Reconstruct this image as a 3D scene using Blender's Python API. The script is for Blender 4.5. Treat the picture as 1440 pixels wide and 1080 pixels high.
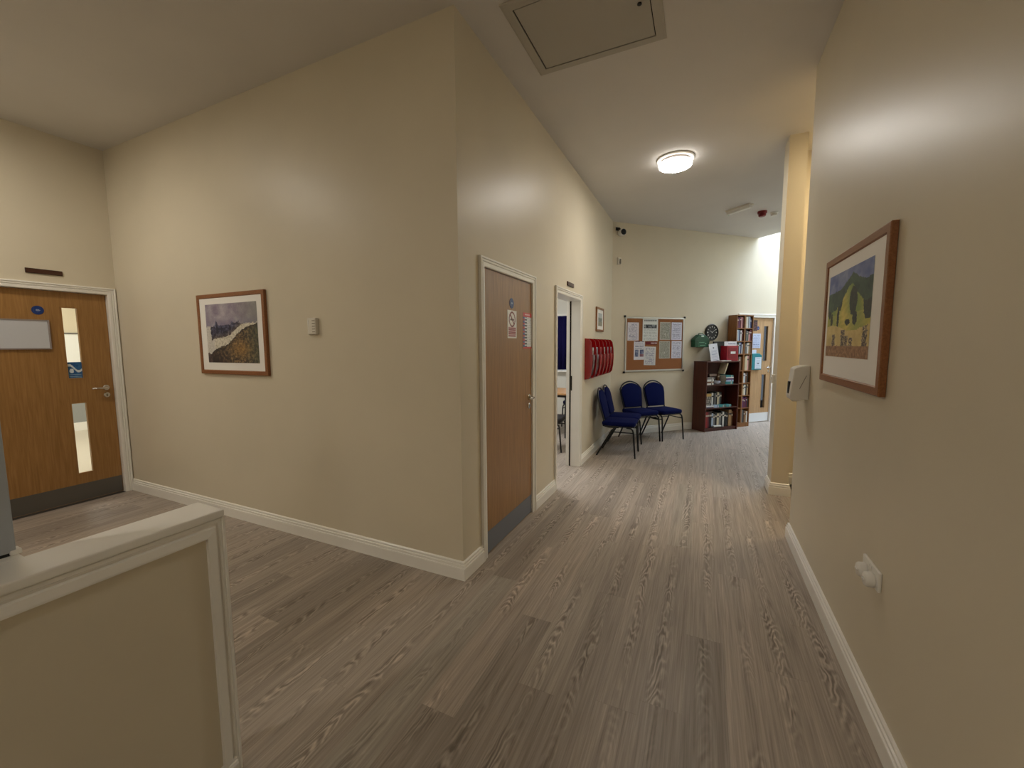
import bpy, bmesh, math, random
from mathutils import Matrix, Vector, noise as mnoise
for o in list(bpy.data.objects):
    bpy.data.objects.remove(o)
random.seed(7)
SC = bpy.context.scene
COL = SC.collection
PI = math.pi
R2 = math.sqrt(0.5)

# ------------------------------------------------------------------ camera, world, light, exposure
F_PX, YAW, PITCH, ROLL = 576.72, 0.4349, 0.0943, -0.0054
CAM_Z = 1.51
_f = Vector((-math.sin(YAW) * math.cos(PITCH), math.cos(YAW) * math.cos(PITCH), -math.sin(PITCH)))
_r = Vector((math.cos(YAW), math.sin(YAW), 0))
_u = _r.cross(_f)
_r2 = _r * math.cos(ROLL) + _u * math.sin(ROLL)
_u2 = _u * math.cos(ROLL) - _r * math.sin(ROLL)
cd = bpy.data.cameras.new('camera')
cd.sensor_width = 36.0
cd.lens = F_PX * 36.0 / 1440.0
cd.clip_start = 0.02
cam = bpy.data.objects.new('camera', cd)
COL.objects.link(cam)
cam.matrix_world = Matrix(((_r2.x, _u2.x, -_f.x, 0), (_r2.y, _u2.y, -_f.y, 0), (_r2.z, _u2.z, -_f.z, CAM_Z), (0, 0, 0, 1)))
SC.camera = cam

world = bpy.data.worlds.new('world')
SC.world = world
world.use_nodes = True
world.node_tree.nodes['Background'].inputs[0].default_value = (0.75, 0.85, 1.0, 1)
world.node_tree.nodes['Background'].inputs[1].default_value = 0.05

SC.view_settings.view_transform = 'Standard'
SC.view_settings.look = 'None'
SC.view_settings.gamma = 1.0
SC.view_settings.use_curve_mapping = False
SC.view_settings.exposure = 1.5

LAMP_W = 27.0          # emission strength of the round ceiling lamps
LAMP_COL = (1.0, 0.955, 0.885)
HALL_COL = (1.0, 0.925, 0.80)
PASSAGE_COL = (1.0, 0.80, 0.50)
DAY_COL = (0.60, 0.755, 1.0)

def area(name, loc, sx, sy, power, col, rot=(0, 0, 0), spread=PI):
    l = bpy.data.lights.new(name, 'AREA')
    l.shape = 'RECTANGLE'; l.size = sx; l.size_y = sy
    l.energy = power; l.color = col; l.spread = spread
    o = bpy.data.objects.new(name, l)
    COL.objects.link(o)
    o.location = loc; o.rotation_euler = rot
    return o

# ------------------------------------------------------------------ layout
XL, YL, XR, XD = -1.357, 2.161, 0.658, -5.46     # corridor wall, picture wall, right wall, far-left door wall
CZ = 3.445
P0 = Vector((-1.357, 6.74, 0))                   # start of the 45 degree back wall
def back(s, d=0.0, z=0.0):                       # s along the back wall, d out from it
    return (P0.x + R2 * (s + d), P0.y + R2 * (s - d), z)
RB, RC, RR = PI / 4, PI / 2, -PI / 2             # local x right / -y out of the wall

# daylight through the rooflight over the lobby
area('rooflight_daylight', back(4.75, 1.2, 5.12), 2.9, 2.0, 100.0, DAY_COL, (0, 0, RB))
area('side_room_fill', (-2.9, 5.2, 3.3), 1.6, 1.6, 26.0, (0.95, 0.97, 1.0))  # added overhead fill for the side room, not its window
area('office_fill', (-8.2, 1.7, 3.3), 2.0, 2.0, 55.0, (1.0, 0.97, 0.92))  # added overhead fill so the office behind the glass is lit

# ------------------------------------------------------------------ materials
MATS = {}
def lin(c):
    return tuple((x / 255 / 12.92 if x / 255 <= 0.04045 else ((x / 255 + 0.055) / 1.055) ** 2.4) for x in c)
def rgba(c):
    return (*lin(c), 1.0)

def mat(name, col=None, rough=0.5, metal=0.0, spec=0.5, emit=None, strength=0.0, trans=0.0, coat=0.0):
    if name in MATS:
        return MATS[name]
    m = bpy.data.materials.new(name); m.use_nodes = True
    b = m.node_tree.nodes['Principled BSDF']
    if col is not None:
        b.inputs['Base Color'].default_value = rgba(col)
    b.inputs['Roughness'].default_value = rough
    b.inputs['Metallic'].default_value = metal
    b.inputs['Specular IOR Level'].default_value = spec
    b.inputs['Transmission Weight'].default_value = trans
    b.inputs['Coat Weight'].default_value = coat
    if emit is not None:
        b.inputs['Emission Color'].default_value = (*emit, 1)
        b.inputs['Emission Strength'].default_value = strength
    MATS[name] = m
    return m

def nodes_of(m):
    nt = m.node_tree
    return nt, nt.nodes['Principled BSDF']

def node(nt, kind, **kw):
    n = nt.nodes.new(kind)
    for k, v in kw.items():
        setattr(n, k, v)
    return n

def math_n(nt, op, a, b=None, clamp=False):
    n = nt.nodes.new('ShaderNodeMath'); n.operation = op; n.use_clamp = clamp
    for i, v in enumerate((a, b)):
        if v is None: continue
        if isinstance(v, (int, float)): n.inputs[i].default_value = v
        else: nt.links.new(v, n.inputs[i])
    return n.outputs[0]

def ramp(nt, fac, stops):
    n = nt.nodes.new('ShaderNodeValToRGB')
    e = n.color_ramp.elements
    while len(e) > 1: e.remove(e[-1])
    e[0].position = stops[0][0]; e[0].color = stops[0][1]
    for p, c in stops[1:]:
        x = e.new(p); x.color = c
    nt.links.new(fac, n.inputs[0])
    return n.outputs[0]

def mixc(nt, fac, a, b, mode='MIX'):
    n = nt.nodes.new('ShaderNodeMix'); n.data_type = 'RGBA'; n.blend_type = mode
    for s, v in ((n.inputs[0], fac), (n.inputs[6], a), (n.inputs[7], b)):
        if isinstance(v, (int, float)): s.default_value = v
        elif isinstance(v, tuple): s.default_value = v
        else: nt.links.new(v, s)
    return n.outputs[2]

def painted(name, col, rough, bump=0.04, scale=420.0, mottle=0.03, spec=0.5):
    m = mat(name, col, rough, spec=spec)
    nt, b = nodes_of(m)
    tc = node(nt, 'ShaderNodeTexCoord')
    n1 = node(nt, 'ShaderNodeTexNoise'); n1.inputs['Scale'].default_value = scale; n1.inputs['Detail'].default_value = 2
    nt.links.new(tc.outputs['Object'], n1.inputs['Vector'])
    bp = node(nt, 'ShaderNodeBump'); bp.inputs['Strength'].default_value = bump; bp.inputs['Distance'].default_value = 0.002
    nt.links.new(n1.outputs['Fac'], bp.inputs['Height'])
    nt.links.new(bp.outputs[0], b.inputs['Normal'])
    n2 = node(nt, 'ShaderNodeTexNoise'); n2.inputs['Scale'].default_value = 1.3; n2.inputs['Detail'].default_value = 3
    nt.links.new(tc.outputs['Object'], n2.inputs['Vector'])
    c = rgba(col)
    lo = tuple(x * (1 - mottle) for x in c[:3]) + (1,)
    hi = tuple(min(1, x * (1 + mottle)) for x in c[:3]) + (1,)
    nt.links.new(ramp(nt, n2.outputs['Fac'], [(0.3, lo), (0.7, hi)]), b.inputs['Base Color'])
    return m

def veneer(name, c_lo, c_hi, rough=0.38, scale=(26, 26, 1.3)):
    m = mat(name, c_lo, rough)
    nt, b = nodes_of(m)
    tc = node(nt, 'ShaderNodeTexCoord')
    mp = node(nt, 'ShaderNodeMapping'); mp.inputs['Scale'].default_value = scale
    nt.links.new(tc.outputs['Object'], mp.inputs['Vector'])
    n1 = node(nt, 'ShaderNodeTexNoise'); n1.inputs['Scale'].default_value = 3.0; n1.inputs['Detail'].default_value = 6; n1.inputs['Distortion'].default_value = 0.6
    nt.links.new(mp.outputs[0], n1.inputs['Vector'])
    nt.links.new(ramp(nt, n1.outputs['Fac'], [(0.3, rgba(c_lo)), (0.7, rgba(c_hi))]), b.inputs['Base Color'])
    return m

WALL = painted('cream_wall_paint', (220, 210, 188), 0.40, 0.05, spec=0.38)
CEIL = painted('ceiling_paint', (222, 218, 213), 0.8, 0.05)
TRIM = painted('white_gloss_paint', (244, 241, 234), 0.28, 0.01, 90)
VEN = veneer('oak_door_veneer', (146, 105, 56), (170, 127, 74), 0.36)
VEN_PALE = veneer('pale_door_veneer', (176, 140, 100), (200, 164, 122), 0.4)
MAHOG = veneer('mahogany_veneer', (62, 22, 12), (86, 34, 18), 0.4)
PINE = veneer('light_oak_veneer', (122, 78, 36), (150, 100, 54), 0.45)
FRAME_WOOD = veneer('walnut_frame', (128, 78, 42), (156, 102, 60), 0.4, (40, 40, 40))
STEEL = mat('brushed_steel', (150, 150, 150), 0.32, 0.9)
KICK = mat('kick_plate_metal', (118, 122, 132), 0.4, 0.25)
CHROME = mat('satin_chrome', (205, 200, 192), 0.2, 1.0)
DARKMETAL = mat('dark_metal', (40, 36, 32), 0.45, 0.5)
BLACK = mat('black_plastic', (14, 14, 15), 0.4)
BLACKTUBE = mat('black_frame_tube', (12, 12, 14), 0.35)
WHITEP = mat('white_plastic', (240, 237, 230), 0.35)
OFFW = mat('off_white_plastic', (226, 220, 206), 0.4)
GREYPANEL = painted('grey_panel', (172, 178, 186), 0.5, 0.08, 600)
PAPERW = mat('plain_paper', (232, 232, 230), 0.7)
RED = mat('red_plastic', (150, 12, 18), 0.22, coat=0.3)
CLEAR = mat('clear_acrylic', (235, 235, 240), 0.08, trans=1.0)
DARKGAP = mat('dark_gap', (26, 20, 15), 0.9)
CORK = mat('cork', (160, 105, 62), 0.9)
ALU = mat('aluminium', (196, 194, 190), 0.3, 0.85)
GLASS = mat('door_glass', (240, 245, 245), 0.02, trans=1.0)
MATS['door_glass'].node_tree.nodes['Principled BSDF'].inputs['IOR'].default_value = 1.02
PLAQUE = mat('dark_plaque', (62, 34, 22), 0.35)
CREAMP = mat('cream_sheet', (224, 214, 190), 0.6)

nt, b = nodes_of(CORK)
tc = node(nt, 'ShaderNodeTexCoord')
n1 = node(nt, 'ShaderNodeTexNoise'); n1.inputs['Scale'].default_value = 160; n1.inputs['Detail'].default_value = 3
nt.links.new(tc.outputs['Object'], n1.inputs['Vector'])
nt.links.new(ramp(nt, n1.outputs['Fac'], [(0.35, rgba((128, 78, 44))), (0.65, rgba((172, 116, 70)))]), b.inputs['Base Color'])

def fabric(name, c1, c2):
    m = mat(name, c1, 0.9, spec=0.12)
    nt, b = nodes_of(m)
    tc = node(nt, 'ShaderNodeTexCoord')
    n1 = node(nt, 'ShaderNodeTexNoise'); n1.inputs['Scale'].default_value = 260; n1.inputs['Detail'].default_value = 2
    nt.links.new(tc.outputs['Object'], n1.inputs['Vector'])
    nt.links.new(ramp(nt, n1.outputs['Fac'], [(0.35, rgba(c1)), (0.65, rgba(c2))]), b.inputs['Base Color'])
    b.inputs['Sheen Weight'].default_value = 0.0
    return m
BLUEFAB = fabric('blue_upholstery', (4, 10, 54), (9, 21, 80))
GREYFAB = fabric('charcoal_upholstery', (40, 38, 40), (56, 54, 56))
CURT = fabric('navy_curtain_cloth', (18, 16, 58), (30, 28, 84))

def wood_floor():
    m = mat('grey_oak_vinyl', (120, 104, 90), 0.42)
    nt, b = nodes_of(m)
    tc = node(nt, 'ShaderNodeTexCoord'); oi = node(nt, 'ShaderNodeObjectInfo')
    rnd = oi.outputs['Random']
    sep = node(nt, 'ShaderNodeSeparateXYZ'); nt.links.new(tc.outputs['Object'], sep.inputs[0])
    r2 = math_n(nt, 'FRACT', math_n(nt, 'MULTIPLY', rnd, 17.31))
    r3 = math_n(nt, 'FRACT', math_n(nt, 'MULTIPLY', rnd, 91.7))
    off = math_n(nt, 'MULTIPLY', rnd, 70.0)
    x = math_n(nt, 'ADD', sep.outputs[0], math_n(nt, 'MULTIPLY', math_n(nt, 'SUBTRACT', r2, 0.5), 0.07))
    y = sep.outputs[1]
    def nz(sx, sy, scale, detail, dist=0.0):
        cb = node(nt, 'ShaderNodeCombineXYZ')
        nt.links.new(math_n(nt, 'MULTIPLY', sep.outputs[0], sx), cb.inputs[0])
        nt.links.new(math_n(nt, 'ADD', math_n(nt, 'MULTIPLY', y, sy), off), cb.inputs[1])
        nt.links.new(off, cb.inputs[2])
        n = node(nt, 'ShaderNodeTexNoise'); n.inputs['Scale'].default_value = scale
        n.inputs['Detail'].default_value = detail; n.inputs['Distortion'].default_value = dist
        nt.links.new(cb.outputs[0], n.inputs['Vector'])
        return n.outputs['Fac']
    warp = nz(9, 2.2, 1.0, 3, 0.3)
    warp2 = nz(34, 16, 1.0, 2)
    # nested arches of flat-sawn oak down the middle of a board, straight grain at its sides
    x2 = math_n(nt, 'MULTIPLY', math_n(nt, 'MULTIPLY', x, x), 5200.0)
    ph = math_n(nt, 'ADD', math_n(nt, 'MULTIPLY', y, 52.0), x2)
    ph = math_n(nt, 'ADD', ph, math_n(nt, 'MULTIPLY', warp, 74.0))
    ph = math_n(nt, 'ADD', ph, math_n(nt, 'MULTIPLY', warp2, 3.5))
    s = math_n(nt, 'ADD', math_n(nt, 'MULTIPLY', math_n(nt, 'SINE', ph), 0.5), 0.5)
    s = math_n(nt, 'POWER', s, 1.6)
    ax = math_n(nt, 'ABSOLUTE', math_n(nt, 'ADD', x, math_n(nt, 'MULTIPLY', math_n(nt, 'SUBTRACT', warp, 0.5), 0.08)))
    mask = math_n(nt, 'SUBTRACT', 1.0, math_n(nt, 'MULTIPLY', ax, 24.0), True)
    patch = math_n(nt, 'MULTIPLY', math_n(nt, 'SUBTRACT', nz(1.5, 1.6, 1.0, 1), 0.34), 4.0, True)
    mask = math_n(nt, 'MULTIPLY', mask, patch, True)
    fine = nz(150, 3.2, 1.0, 4, 0.2)
    streak = nz(38, 1.1, 1.0, 3, 0.3)
    g = math_n(nt, 'ADD', math_n(nt, 'MULTIPLY', fine, 0.62), math_n(nt, 'MULTIPLY', streak, 0.38))
    arch = math_n(nt, 'MULTIPLY', math_n(nt, 'SUBTRACT', s, 0.5), math_n(nt, 'MULTIPLY', mask, 0.48))
    g = math_n(nt, 'ADD', g, arch)
    c = ramp(nt, g, [(0.24, rgba((120, 109, 99))), (0.42, rgba((155, 144, 133))), (0.58, rgba((174, 162, 150))), (0.82, rgba((206, 193, 179)))])
    tint = ramp(nt, r3, [(0.0, (0.80, 0.79, 0.78, 1)), (0.3, (0.95, 0.935, 0.92, 1)), (0.7, (1.06, 1.05, 1.03, 1)), (0.9, (1.12, 1.10, 1.08, 1)), (1.0, (0.95, 0.98, 0.97, 1))])
    nt.links.new(mixc(nt, 1.0, c, tint, 'MULTIPLY'), b.inputs['Base Color'])
    bp = node(nt, 'ShaderNodeBump'); bp.inputs['Strength'].default_value = 0.12; bp.inputs['Distance'].default_value = 0.002
    nt.links.new(g, bp.inputs['Height']); nt.links.new(bp.outputs[0], b.inputs['Normal'])
    rr = ramp(nt, g, [(0.2, (0.5, 0.5, 0.5, 1)), (0.8, (0.38, 0.38, 0.38, 1))])
    nt.links.new(rr, b.inputs['Roughness'])
    return m
FLOOR = wood_floor()

def print_mat(rough=0.6):
    k = 'printed_%d' % int(rough * 100)
    if k in MATS: return MATS[k]
    m = mat(k, (255, 255, 255), rough)
    nt, b = nodes_of(m)
    a = node(nt, 'ShaderNodeVertexColor'); a.layer_name = 'Col'
    nt.links.new(a.outputs['Color'], b.inputs['Base Color'])
    return m

# ------------------------------------------------------------------ mesh helpers
class MB:
    def __init__(self):
        self.v = []; self.f = []; self.s = []
    def add(self, vs, fs, smooth=False):
        o = len(self.v)
        self.v += [tuple(p) for p in vs]
        self.f += [tuple(i + o for i in f) for f in fs]
        self.s += [smooth] * len(fs)
        return self
    def box(self, x0, x1, y0, y1, z0, z1):
        vs = [(x0, y0, z0), (x1, y0, z0), (x1, y1, z0), (x0, y1, z0), (x0, y0, z1), (x1, y0, z1), (x1, y1, z1), (x0, y1, z1)]
        return self.add(vs, [(3, 2, 1, 0), (4, 5, 6, 7), (0, 1, 5, 4), (1, 2, 6, 5), (2, 3, 7, 6), (3, 0, 4, 7)])
    def prism(self, pts, fn0, fn1, smooth=False):
        n = len(pts)
        vs = [fn0(p) for p in pts] + [fn1(p) for p in pts]
        fs = [tuple(range(n))[::-1], tuple(range(n, 2 * n))]
        self.add(vs, fs)
        o = len(self.v) - 2 * n
        for i in range(n):
            j = (i + 1) % n
            self.f.append((o + i, o + j, o + n + j, o + n + i)); self.s.append(smooth)
        return self
    def slab(self, pts, z0, z1):                      # plan outline
        return self.prism(pts, lambda p: (p[0], p[1], z0), lambda p: (p[0], p[1], z1))
    def plate(self, pts, y0, y1, smooth=False):        # outline in x,z with thickness in y
        return self.prism(pts, lambda p: (p[0], y0, p[1]), lambda p: (p[0], y1, p[1]), smooth)
    def tube(self, pts, r, n=8, closed=False):
        pts = [Vector(p) for p in pts]
        m = len(pts); rings = []
        up = None
        for i, p in enumerate(pts):
            a = pts[(i - 1) % m] if (closed or i > 0) else p
            c = pts[(i + 1) % m] if (closed or i < m - 1) else p
            t = (c - a).normalized()
            if up is None:
                up = t.orthogonal().normalized()
            else:
                up = (up - t * up.dot(t)).normalized()
            sd = t.cross(up)
            rr = r[i] if isinstance(r, (list, tuple)) else r
            rings.append([p + (up * math.cos(2 * PI * k / n) + sd * math.sin(2 * PI * k / n)) * rr for k in range(n)])
        vs = [q for ring in rings for q in ring]
        fs = []
        for i in range(m if closed else m - 1):
            j = (i + 1) % m
            for k in range(n):
                l = (k + 1) % n
                fs.append((i * n + k, i * n + l, j * n + l, j * n + k))
        self.add(vs, fs, True)
        if not closed:
            o = len(self.v) - len(vs)
            self.f.append(tuple(o + k for k in range(n))[::-1]); self.s.append(False)
            self.f.append(tuple(o + (m - 1) * n + k for k in range(n))); self.s.append(False)
        return self
    def lathe(self, prof, n=32, at=(0, 0, 0), axis='z'):
        vs = []; m = len(prof)
        for r, h in prof:
            for k in range(n):
                a = 2 * PI * k / n
                if axis == 'z': p = (at[0] + r * math.cos(a), at[1] + r * math.sin(a), at[2] + h)
                elif axis == 'y': p = (at[0] + r * math.cos(a), at[1] + h, at[2] + r * math.sin(a))
                else: p = (at[0] + h, at[1] + r * math.cos(a), at[2] + r * math.sin(a))
                vs.append(p)
        fs = []
        for i in range(m - 1):
            for k in range(n):
                l = (k + 1) % n
                fs.append((i * n + k, i * n + l, (i + 1) * n + l, (i + 1) * n + k))
        fs.append(tuple(range(n))); fs.append(tuple((m - 1) * n + k for k in range(n)))
        return self.add(vs, fs)
    def sweep(self, path, prof, fn, closed=False):
        """prof = (offset to the left of the path, height); fn(u, v, h) -> xyz; mitred corners"""
        m = len(path); rows = []
        for i in range(m):
            p = Vector(path[i])
            dirs = []
            if closed or i > 0: dirs.append((p - Vector(path[(i - 1) % m])).normalized())
            if closed or i < m - 1: dirs.append((Vector(path[(i + 1) % m]) - p).normalized())
            ns = [Vector((-d.y, d.x)) for d in dirs]
            if len(ns) == 2:
                b = (ns[0] + ns[1]).normalized(); b = b / max(0.2, b.dot(ns[0]))
            else:
                b = ns[0]
            rows.append([fn(p.x + b.x * a, p.y + b.y * a, h) for a, h in prof])
        k = len(prof)
        vs = [q for row in rows for q in row]; fs = []
        for i in range(m if closed else m - 1):
            j = (i + 1) % m
            for q in range(k):
                q2 = (q + 1) % k
                fs.append((i * k + q, j * k + q, j * k + q2, i * k + q2))
        if not closed:
            fs.append(tuple(range(k))[::-1]); fs.append(tuple((m - 1) * k + q for q in range(k)))
        return self.add(vs, fs)
    def build(self, name, material, parent=None, bevel=0.0, seg=2, smooth=None, loc=None, rot=None, subsurf=0):
        me = bpy.data.meshes.new(name)
        me.from_pydata(self.v, [], self.f)
        for p, s in zip(me.polygons, self.s):
            p.use_smooth = s if smooth is None else smooth
        bm = bmesh.new(); bm.from_mesh(me)
        bmesh.ops.recalc_face_normals(bm, faces=bm.faces)
        if bevel > 0:
            es = [e for e in bm.edges if len(e.link_faces) == 2 and e.calc_face_angle(0) > 0.5]
            bmesh.ops.bevel(bm, geom=es, offset=bevel, segments=seg, affect='EDGES', profile=0.5, clamp_overlap=True)
        bm.to_mesh(me); bm.free()
        if material is not None:
            me.materials.append(material)
        o = bpy.data.objects.new(name, me)
        COL.objects.link(o)
        if parent is not None: o.parent = parent
        if loc is not None: o.location = loc
        if rot is not None: o.rotation_euler = rot
        if subsurf:
            md = o.modifiers.new('smooth', 'SUBSURF'); md.levels = subsurf; md.render_levels = subsurf
            for p in me.polygons: p.use_smooth = True
        return o

def tag(o, label, cat, group=None, kind=None):
    o['label'] = label; o['category'] = cat
    if group: o['group'] = group
    if kind: o['kind'] = kind
    return o
def thing(name, label, cat, loc=(0, 0, 0), rotz=0.0, group=None, kind=None):
    o = bpy.data.objects.new(name, None)
    o.empty_display_size = 0.1
    COL.objects.link(o)
    o.location = loc; o.rotation_euler = (0, 0, rotz)
    return tag(o, label, cat, group, kind)
def struct(name, mb, m, label, cat, bevel=0.0, **kw):
    o = mb.build(name, m, None, bevel, **kw)
    return tag(o, label, cat, kind='structure')
def copy_tree(o, parent=None):
    c = o.copy(); COL.objects.link(c); c.parent = parent
    for ch in o.children:
        copy_tree(ch, c)
    return c

def printed(name, w, h, nx, ny, fn, parent=None, rough=0.6, loc=None, rot=None, y=0.0, thick=0.0012, bow=None):
    """a flat printed sheet, x right, z up, print facing -y; fn(u, v) -> sRGB 0..255, v up"""
    vs = []; fs = []; cols = []
    for j in range(ny + 1):
        for i in range(nx + 1):
            yy = y if bow is None else y + bow(i / nx, j / ny)
            vs.append((-w / 2 + w * i / nx, yy, -h / 2 + h * j / ny))
    for j in range(ny):
        for i in range(nx):
            a = j * (nx + 1) + i
            fs.append((a, a + 1, a + nx + 2, a + nx + 1))
            cols.append(fn((i + 0.5) / nx, (j + 0.5) / ny))
    n = len(vs); back_off = n
    ring = [i for i in range(nx + 1)] + [(j + 1) * (nx + 1) - 1 for j in range(1, ny + 1)] + [ny * (nx + 1) + i for i in range(nx - 1, -1, -1)] + [j * (nx + 1) for j in range(ny - 1, 0, -1)]
    for i in ring:
        p = vs[i]; vs.append((p[0], p[1] + thick, p[2]))
    k = len(ring); white = (225, 222, 214)
    for q in range(k):
        q2 = (q + 1) % k
        fs.append((ring[q2], ring[q], back_off + q, back_off + q2)); cols.append(white)
    fs.append(tuple(back_off + q for q in range(k))[::-1]); cols.append(white)
    me = bpy.data.meshes.new(name); me.from_pydata(vs, [], fs)
    at = me.color_attributes.new('Col', 'FLOAT_COLOR', 'CORNER')
    buf = []
    for p in me.polygons:
        c = (*lin(cols[p.index]), 1.0)
        buf += list(c) * p.loop_total
    at.data.foreach_set('color', buf)
    me.materials.append(print_mat(rough))
    o = bpy.data.objects.new(name, me); COL.objects.link(o)
    if parent is not None: o.parent = parent
    if loc is not None: o.location = loc
    if rot is not None: o.rotation_euler = rot
    return o

def nz2(x, y, s=0.0):
    return mnoise.noise(Vector((x, y, s)))
def fbm(x, y, s=0.0):
    return nz2(x, y, s) * 0.55 + nz2(2.1 * x, 2.1 * y, s + 3) * 0.3 + nz2(4.3 * x, 4.3 * y, s + 7) * 0.15
def lerp(a, b, t):
    t = max(0.0, min(1.0, t))
    return tuple(p + (q - p) * t for p, q in zip(a, b))

# ------------------------------------------------------------------ setting: floor
floor_base = struct('floor', MB().slab([(-10.6, -3.6), (3.6, -3.6), (3.6, 7.4), (6.2, 9.0), (4.4, 12.8), (-5.2, 12.8), (-10.6, 6)], -0.12, -0.004), mat('floor_bed', (58, 48, 40), 0.9),
                    'grey-brown oak plank floor running through hall and corridor', 'floor')
PW, PL_ = 0.1685, 1.505
known = {}
for x, y in ((-0.8, 2.0), (-0.62, 1.56), (-0.11, 1.69), (0.06, 2.205), (0.22, 2.915), (-0.96, 1.29), (-1.13, 2.286), (-0.45, 2.385)):
    known[math.floor((x + 0.027) / PW)] = y
def plank(x0, x1, y0, y1):
    if x1 - x0 < 0.02 or y1 - y0 < 0.02: return
    cx, cy = (x0 + x1) / 2, (y0 + y1) / 2
    hx, hy = (x1 - x0) / 2 - 0.0001, (y1 - y0) / 2 - 0.0001
    e = 0.0004; t = 0.006
    vs = []
    for z, k in ((-t, 0), (-e, 0), (0, e)):
        vs += [(-hx + k, -hy + k, z), (hx - k, -hy + k, z), (hx - k, hy - k, z), (-hx + k, hy - k, z)]
    fs = [(8, 9, 10, 11)]
    for l in (0, 4):
        for k in range(4):
            fs.append((l + k, l + (k + 1) % 4, l + 4 + (k + 1) % 4, l + 4 + k))
    MB().add(vs, fs).build('plank', FLOOR, floor_base, loc=(cx, cy, 0))
ZONES = [  # x0, x1, y0, y1 of open floor, cut on the board lattice
    (-1.375, 0.647, -3.0, 10.2), (-5.45, -1.375, -3.0, 2.17), (0.647, 3.0, 3.69, 11.2), (-2.72, -1.375, 3.9, 8.5)]
for zx0, zx1, zy0, zy1 in ZONES:
    k0 = math.floor((zx0 + 0.027 + 1e-4) / PW); k1 = math.ceil((zx1 + 0.027 - 1e-4) / PW)
    for k in range(k0, k1):
        x0 = max(zx0, -0.027 + k * PW); x1 = min(zx1, -0.027 + (k + 1) * PW)
        rr = random.Random(k * 77 + 5)
        yb = known.get(k, rr.uniform(0, PL_))
        j = math.floor((zy0 - yb) / PL_)
        while yb + j * PL_ < zy1:
            a = max(zy0, yb + j * PL_); bq = min(zy1, yb + (j + 1) * PL_)
            j += 1
            xm = (x0 + x1) / 2
            if zx0 > -2 and a > xm + 8.3: continue            # wholly behind the back wall
            if zx0 > 0 and a > 5.3 and bq < xm + 4.1: continue   # wholly inside the angled wall block
            if zx0 > 0 and xm > 1.9 and a < 5.0: continue
            plank(x0, x1, a, bq)
# plain boarding beyond the part one can look into
tag(MB().box(-10.3, -5.6, -1.0, 4.2, -0.004, 0.0).build('office_floor', mat('pale_vinyl', (196, 186, 166), 0.35)), 'pale vinyl floor of the office behind the oak door', 'floor', kind='structure')

# ------------------------------------------------------------------ setting: walls and ceiling
D1 = (2.472, 3.333, 2.035)      # corridor door openings: y0, y1, height
D2 = (4.003, 4.867, 2.035)
DL = (1.245, 2.088, 2.035)      # far-left door: y0, y1
DB = (2.79, 3.64, 2.0)          # door in the back wall: s0, s1
T = 0.12
w = MB()
w.box(XL - T, XL, YL, D1[0] - 0.03, 0, CZ).box(XL - T, XL, D1[1] + 0.03, D2[0] - 0.03, 0, CZ).box(XL - T, XL, D2[1] + 0.03, P0.y + 0.12, 0, CZ)
w.box(XL - T, XL, D1[0] - 0.03, D1[1] + 0.03, D1[2] + 0.03, CZ).box(XL - T, XL, D2[0] - 0.03, D2[1] + 0.03, D2[2] + 0.03, CZ)
struct('wall_corridor', w, WALL, 'cream corridor wall with the closed wooden door and the open doorway', 'wall')
struct('wall_left', MB().box(XD - T, XL - T, YL, YL + T, 0, CZ), WALL, 'cream wall behind the landscape picture, left of the corridor', 'wall')
struct('wall_right', MB().box(XR, XR + T, -3.0, 3.70, 0, CZ), WALL, 'cream wall with the mountain picture, nearest on the right', 'wall')
w = MB().box(XD - T, XD, -3.0, DL[0] - 0.03, 0, CZ).box(XD - T, XD, DL[1] + 0.03, YL, 0, CZ).box(XD - T, XD, DL[0] - 0.03, DL[1] + 0.03, DL[2] + 0.03, CZ)
struct('wall_far_left', w, WALL, 'cream wall around the oak door at the far left', 'wall')
struct('wall_rear', MB().box(XD - T, XR + T, -3.0 - T, -3.0, 0, CZ), WALL, 'cream wall closing the hall behind the viewer', 'wall')
w = MB()
w.box(0, DB[0] - 0.03, 0, 0.14, 0, 5.2).box(DB[1] + 0.03, 6.3, 0, 0.14, 0, 5.2).box(DB[0] - 0.03, DB[1] + 0.03, 0, 0.14, DB[2] + 0.03, 5.2)
wb = struct('wall_back', w, WALL, 'cream angled wall at the corridor end behind chairs and bookcases', 'wall', loc=tuple(P0), rot=(0, 0, RB))
blk = [(0.668, 4.745), (0.815, 4.745), (0.815, 5.185), (3.1, 5.185), (3.1, 7.43), (0.668, 5.0)]
struct('wall_pier', MB().slab(blk, 0, CZ), WALL, 'warm-lit cream pier and passage wall right of the corridor', 'wall')
struct('wall_angled', MB().slab([(3.1, 7.43), (3.1, 7.3), (5.6, 9.75), (5.5, 9.85)], 0, 5.2).slab([(1.58, 5.9), (3.1, 7.42), (3.1, 7.3), (1.7, 5.9)], CZ + 0.1, 5.2), WALL, 'cream wall facing the angled lobby wall', 'wall')
struct('wall_passage', MB().box(2.6, 2.6 + T, 3.58, 5.185, 0, CZ).box(XR + T, 2.6, 3.58, 3.70, 0, CZ), WALL, 'cream walls of the side passage past the right wall', 'wall')
struct('wall_lobby_end', MB().box(6.3, 6.42, -3.2, 0.14, 0, 5.2), WALL, 'cream wall closing the lobby under the rooflight', 'wall', loc=tuple(P0), rot=(0, 0, RB))
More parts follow.
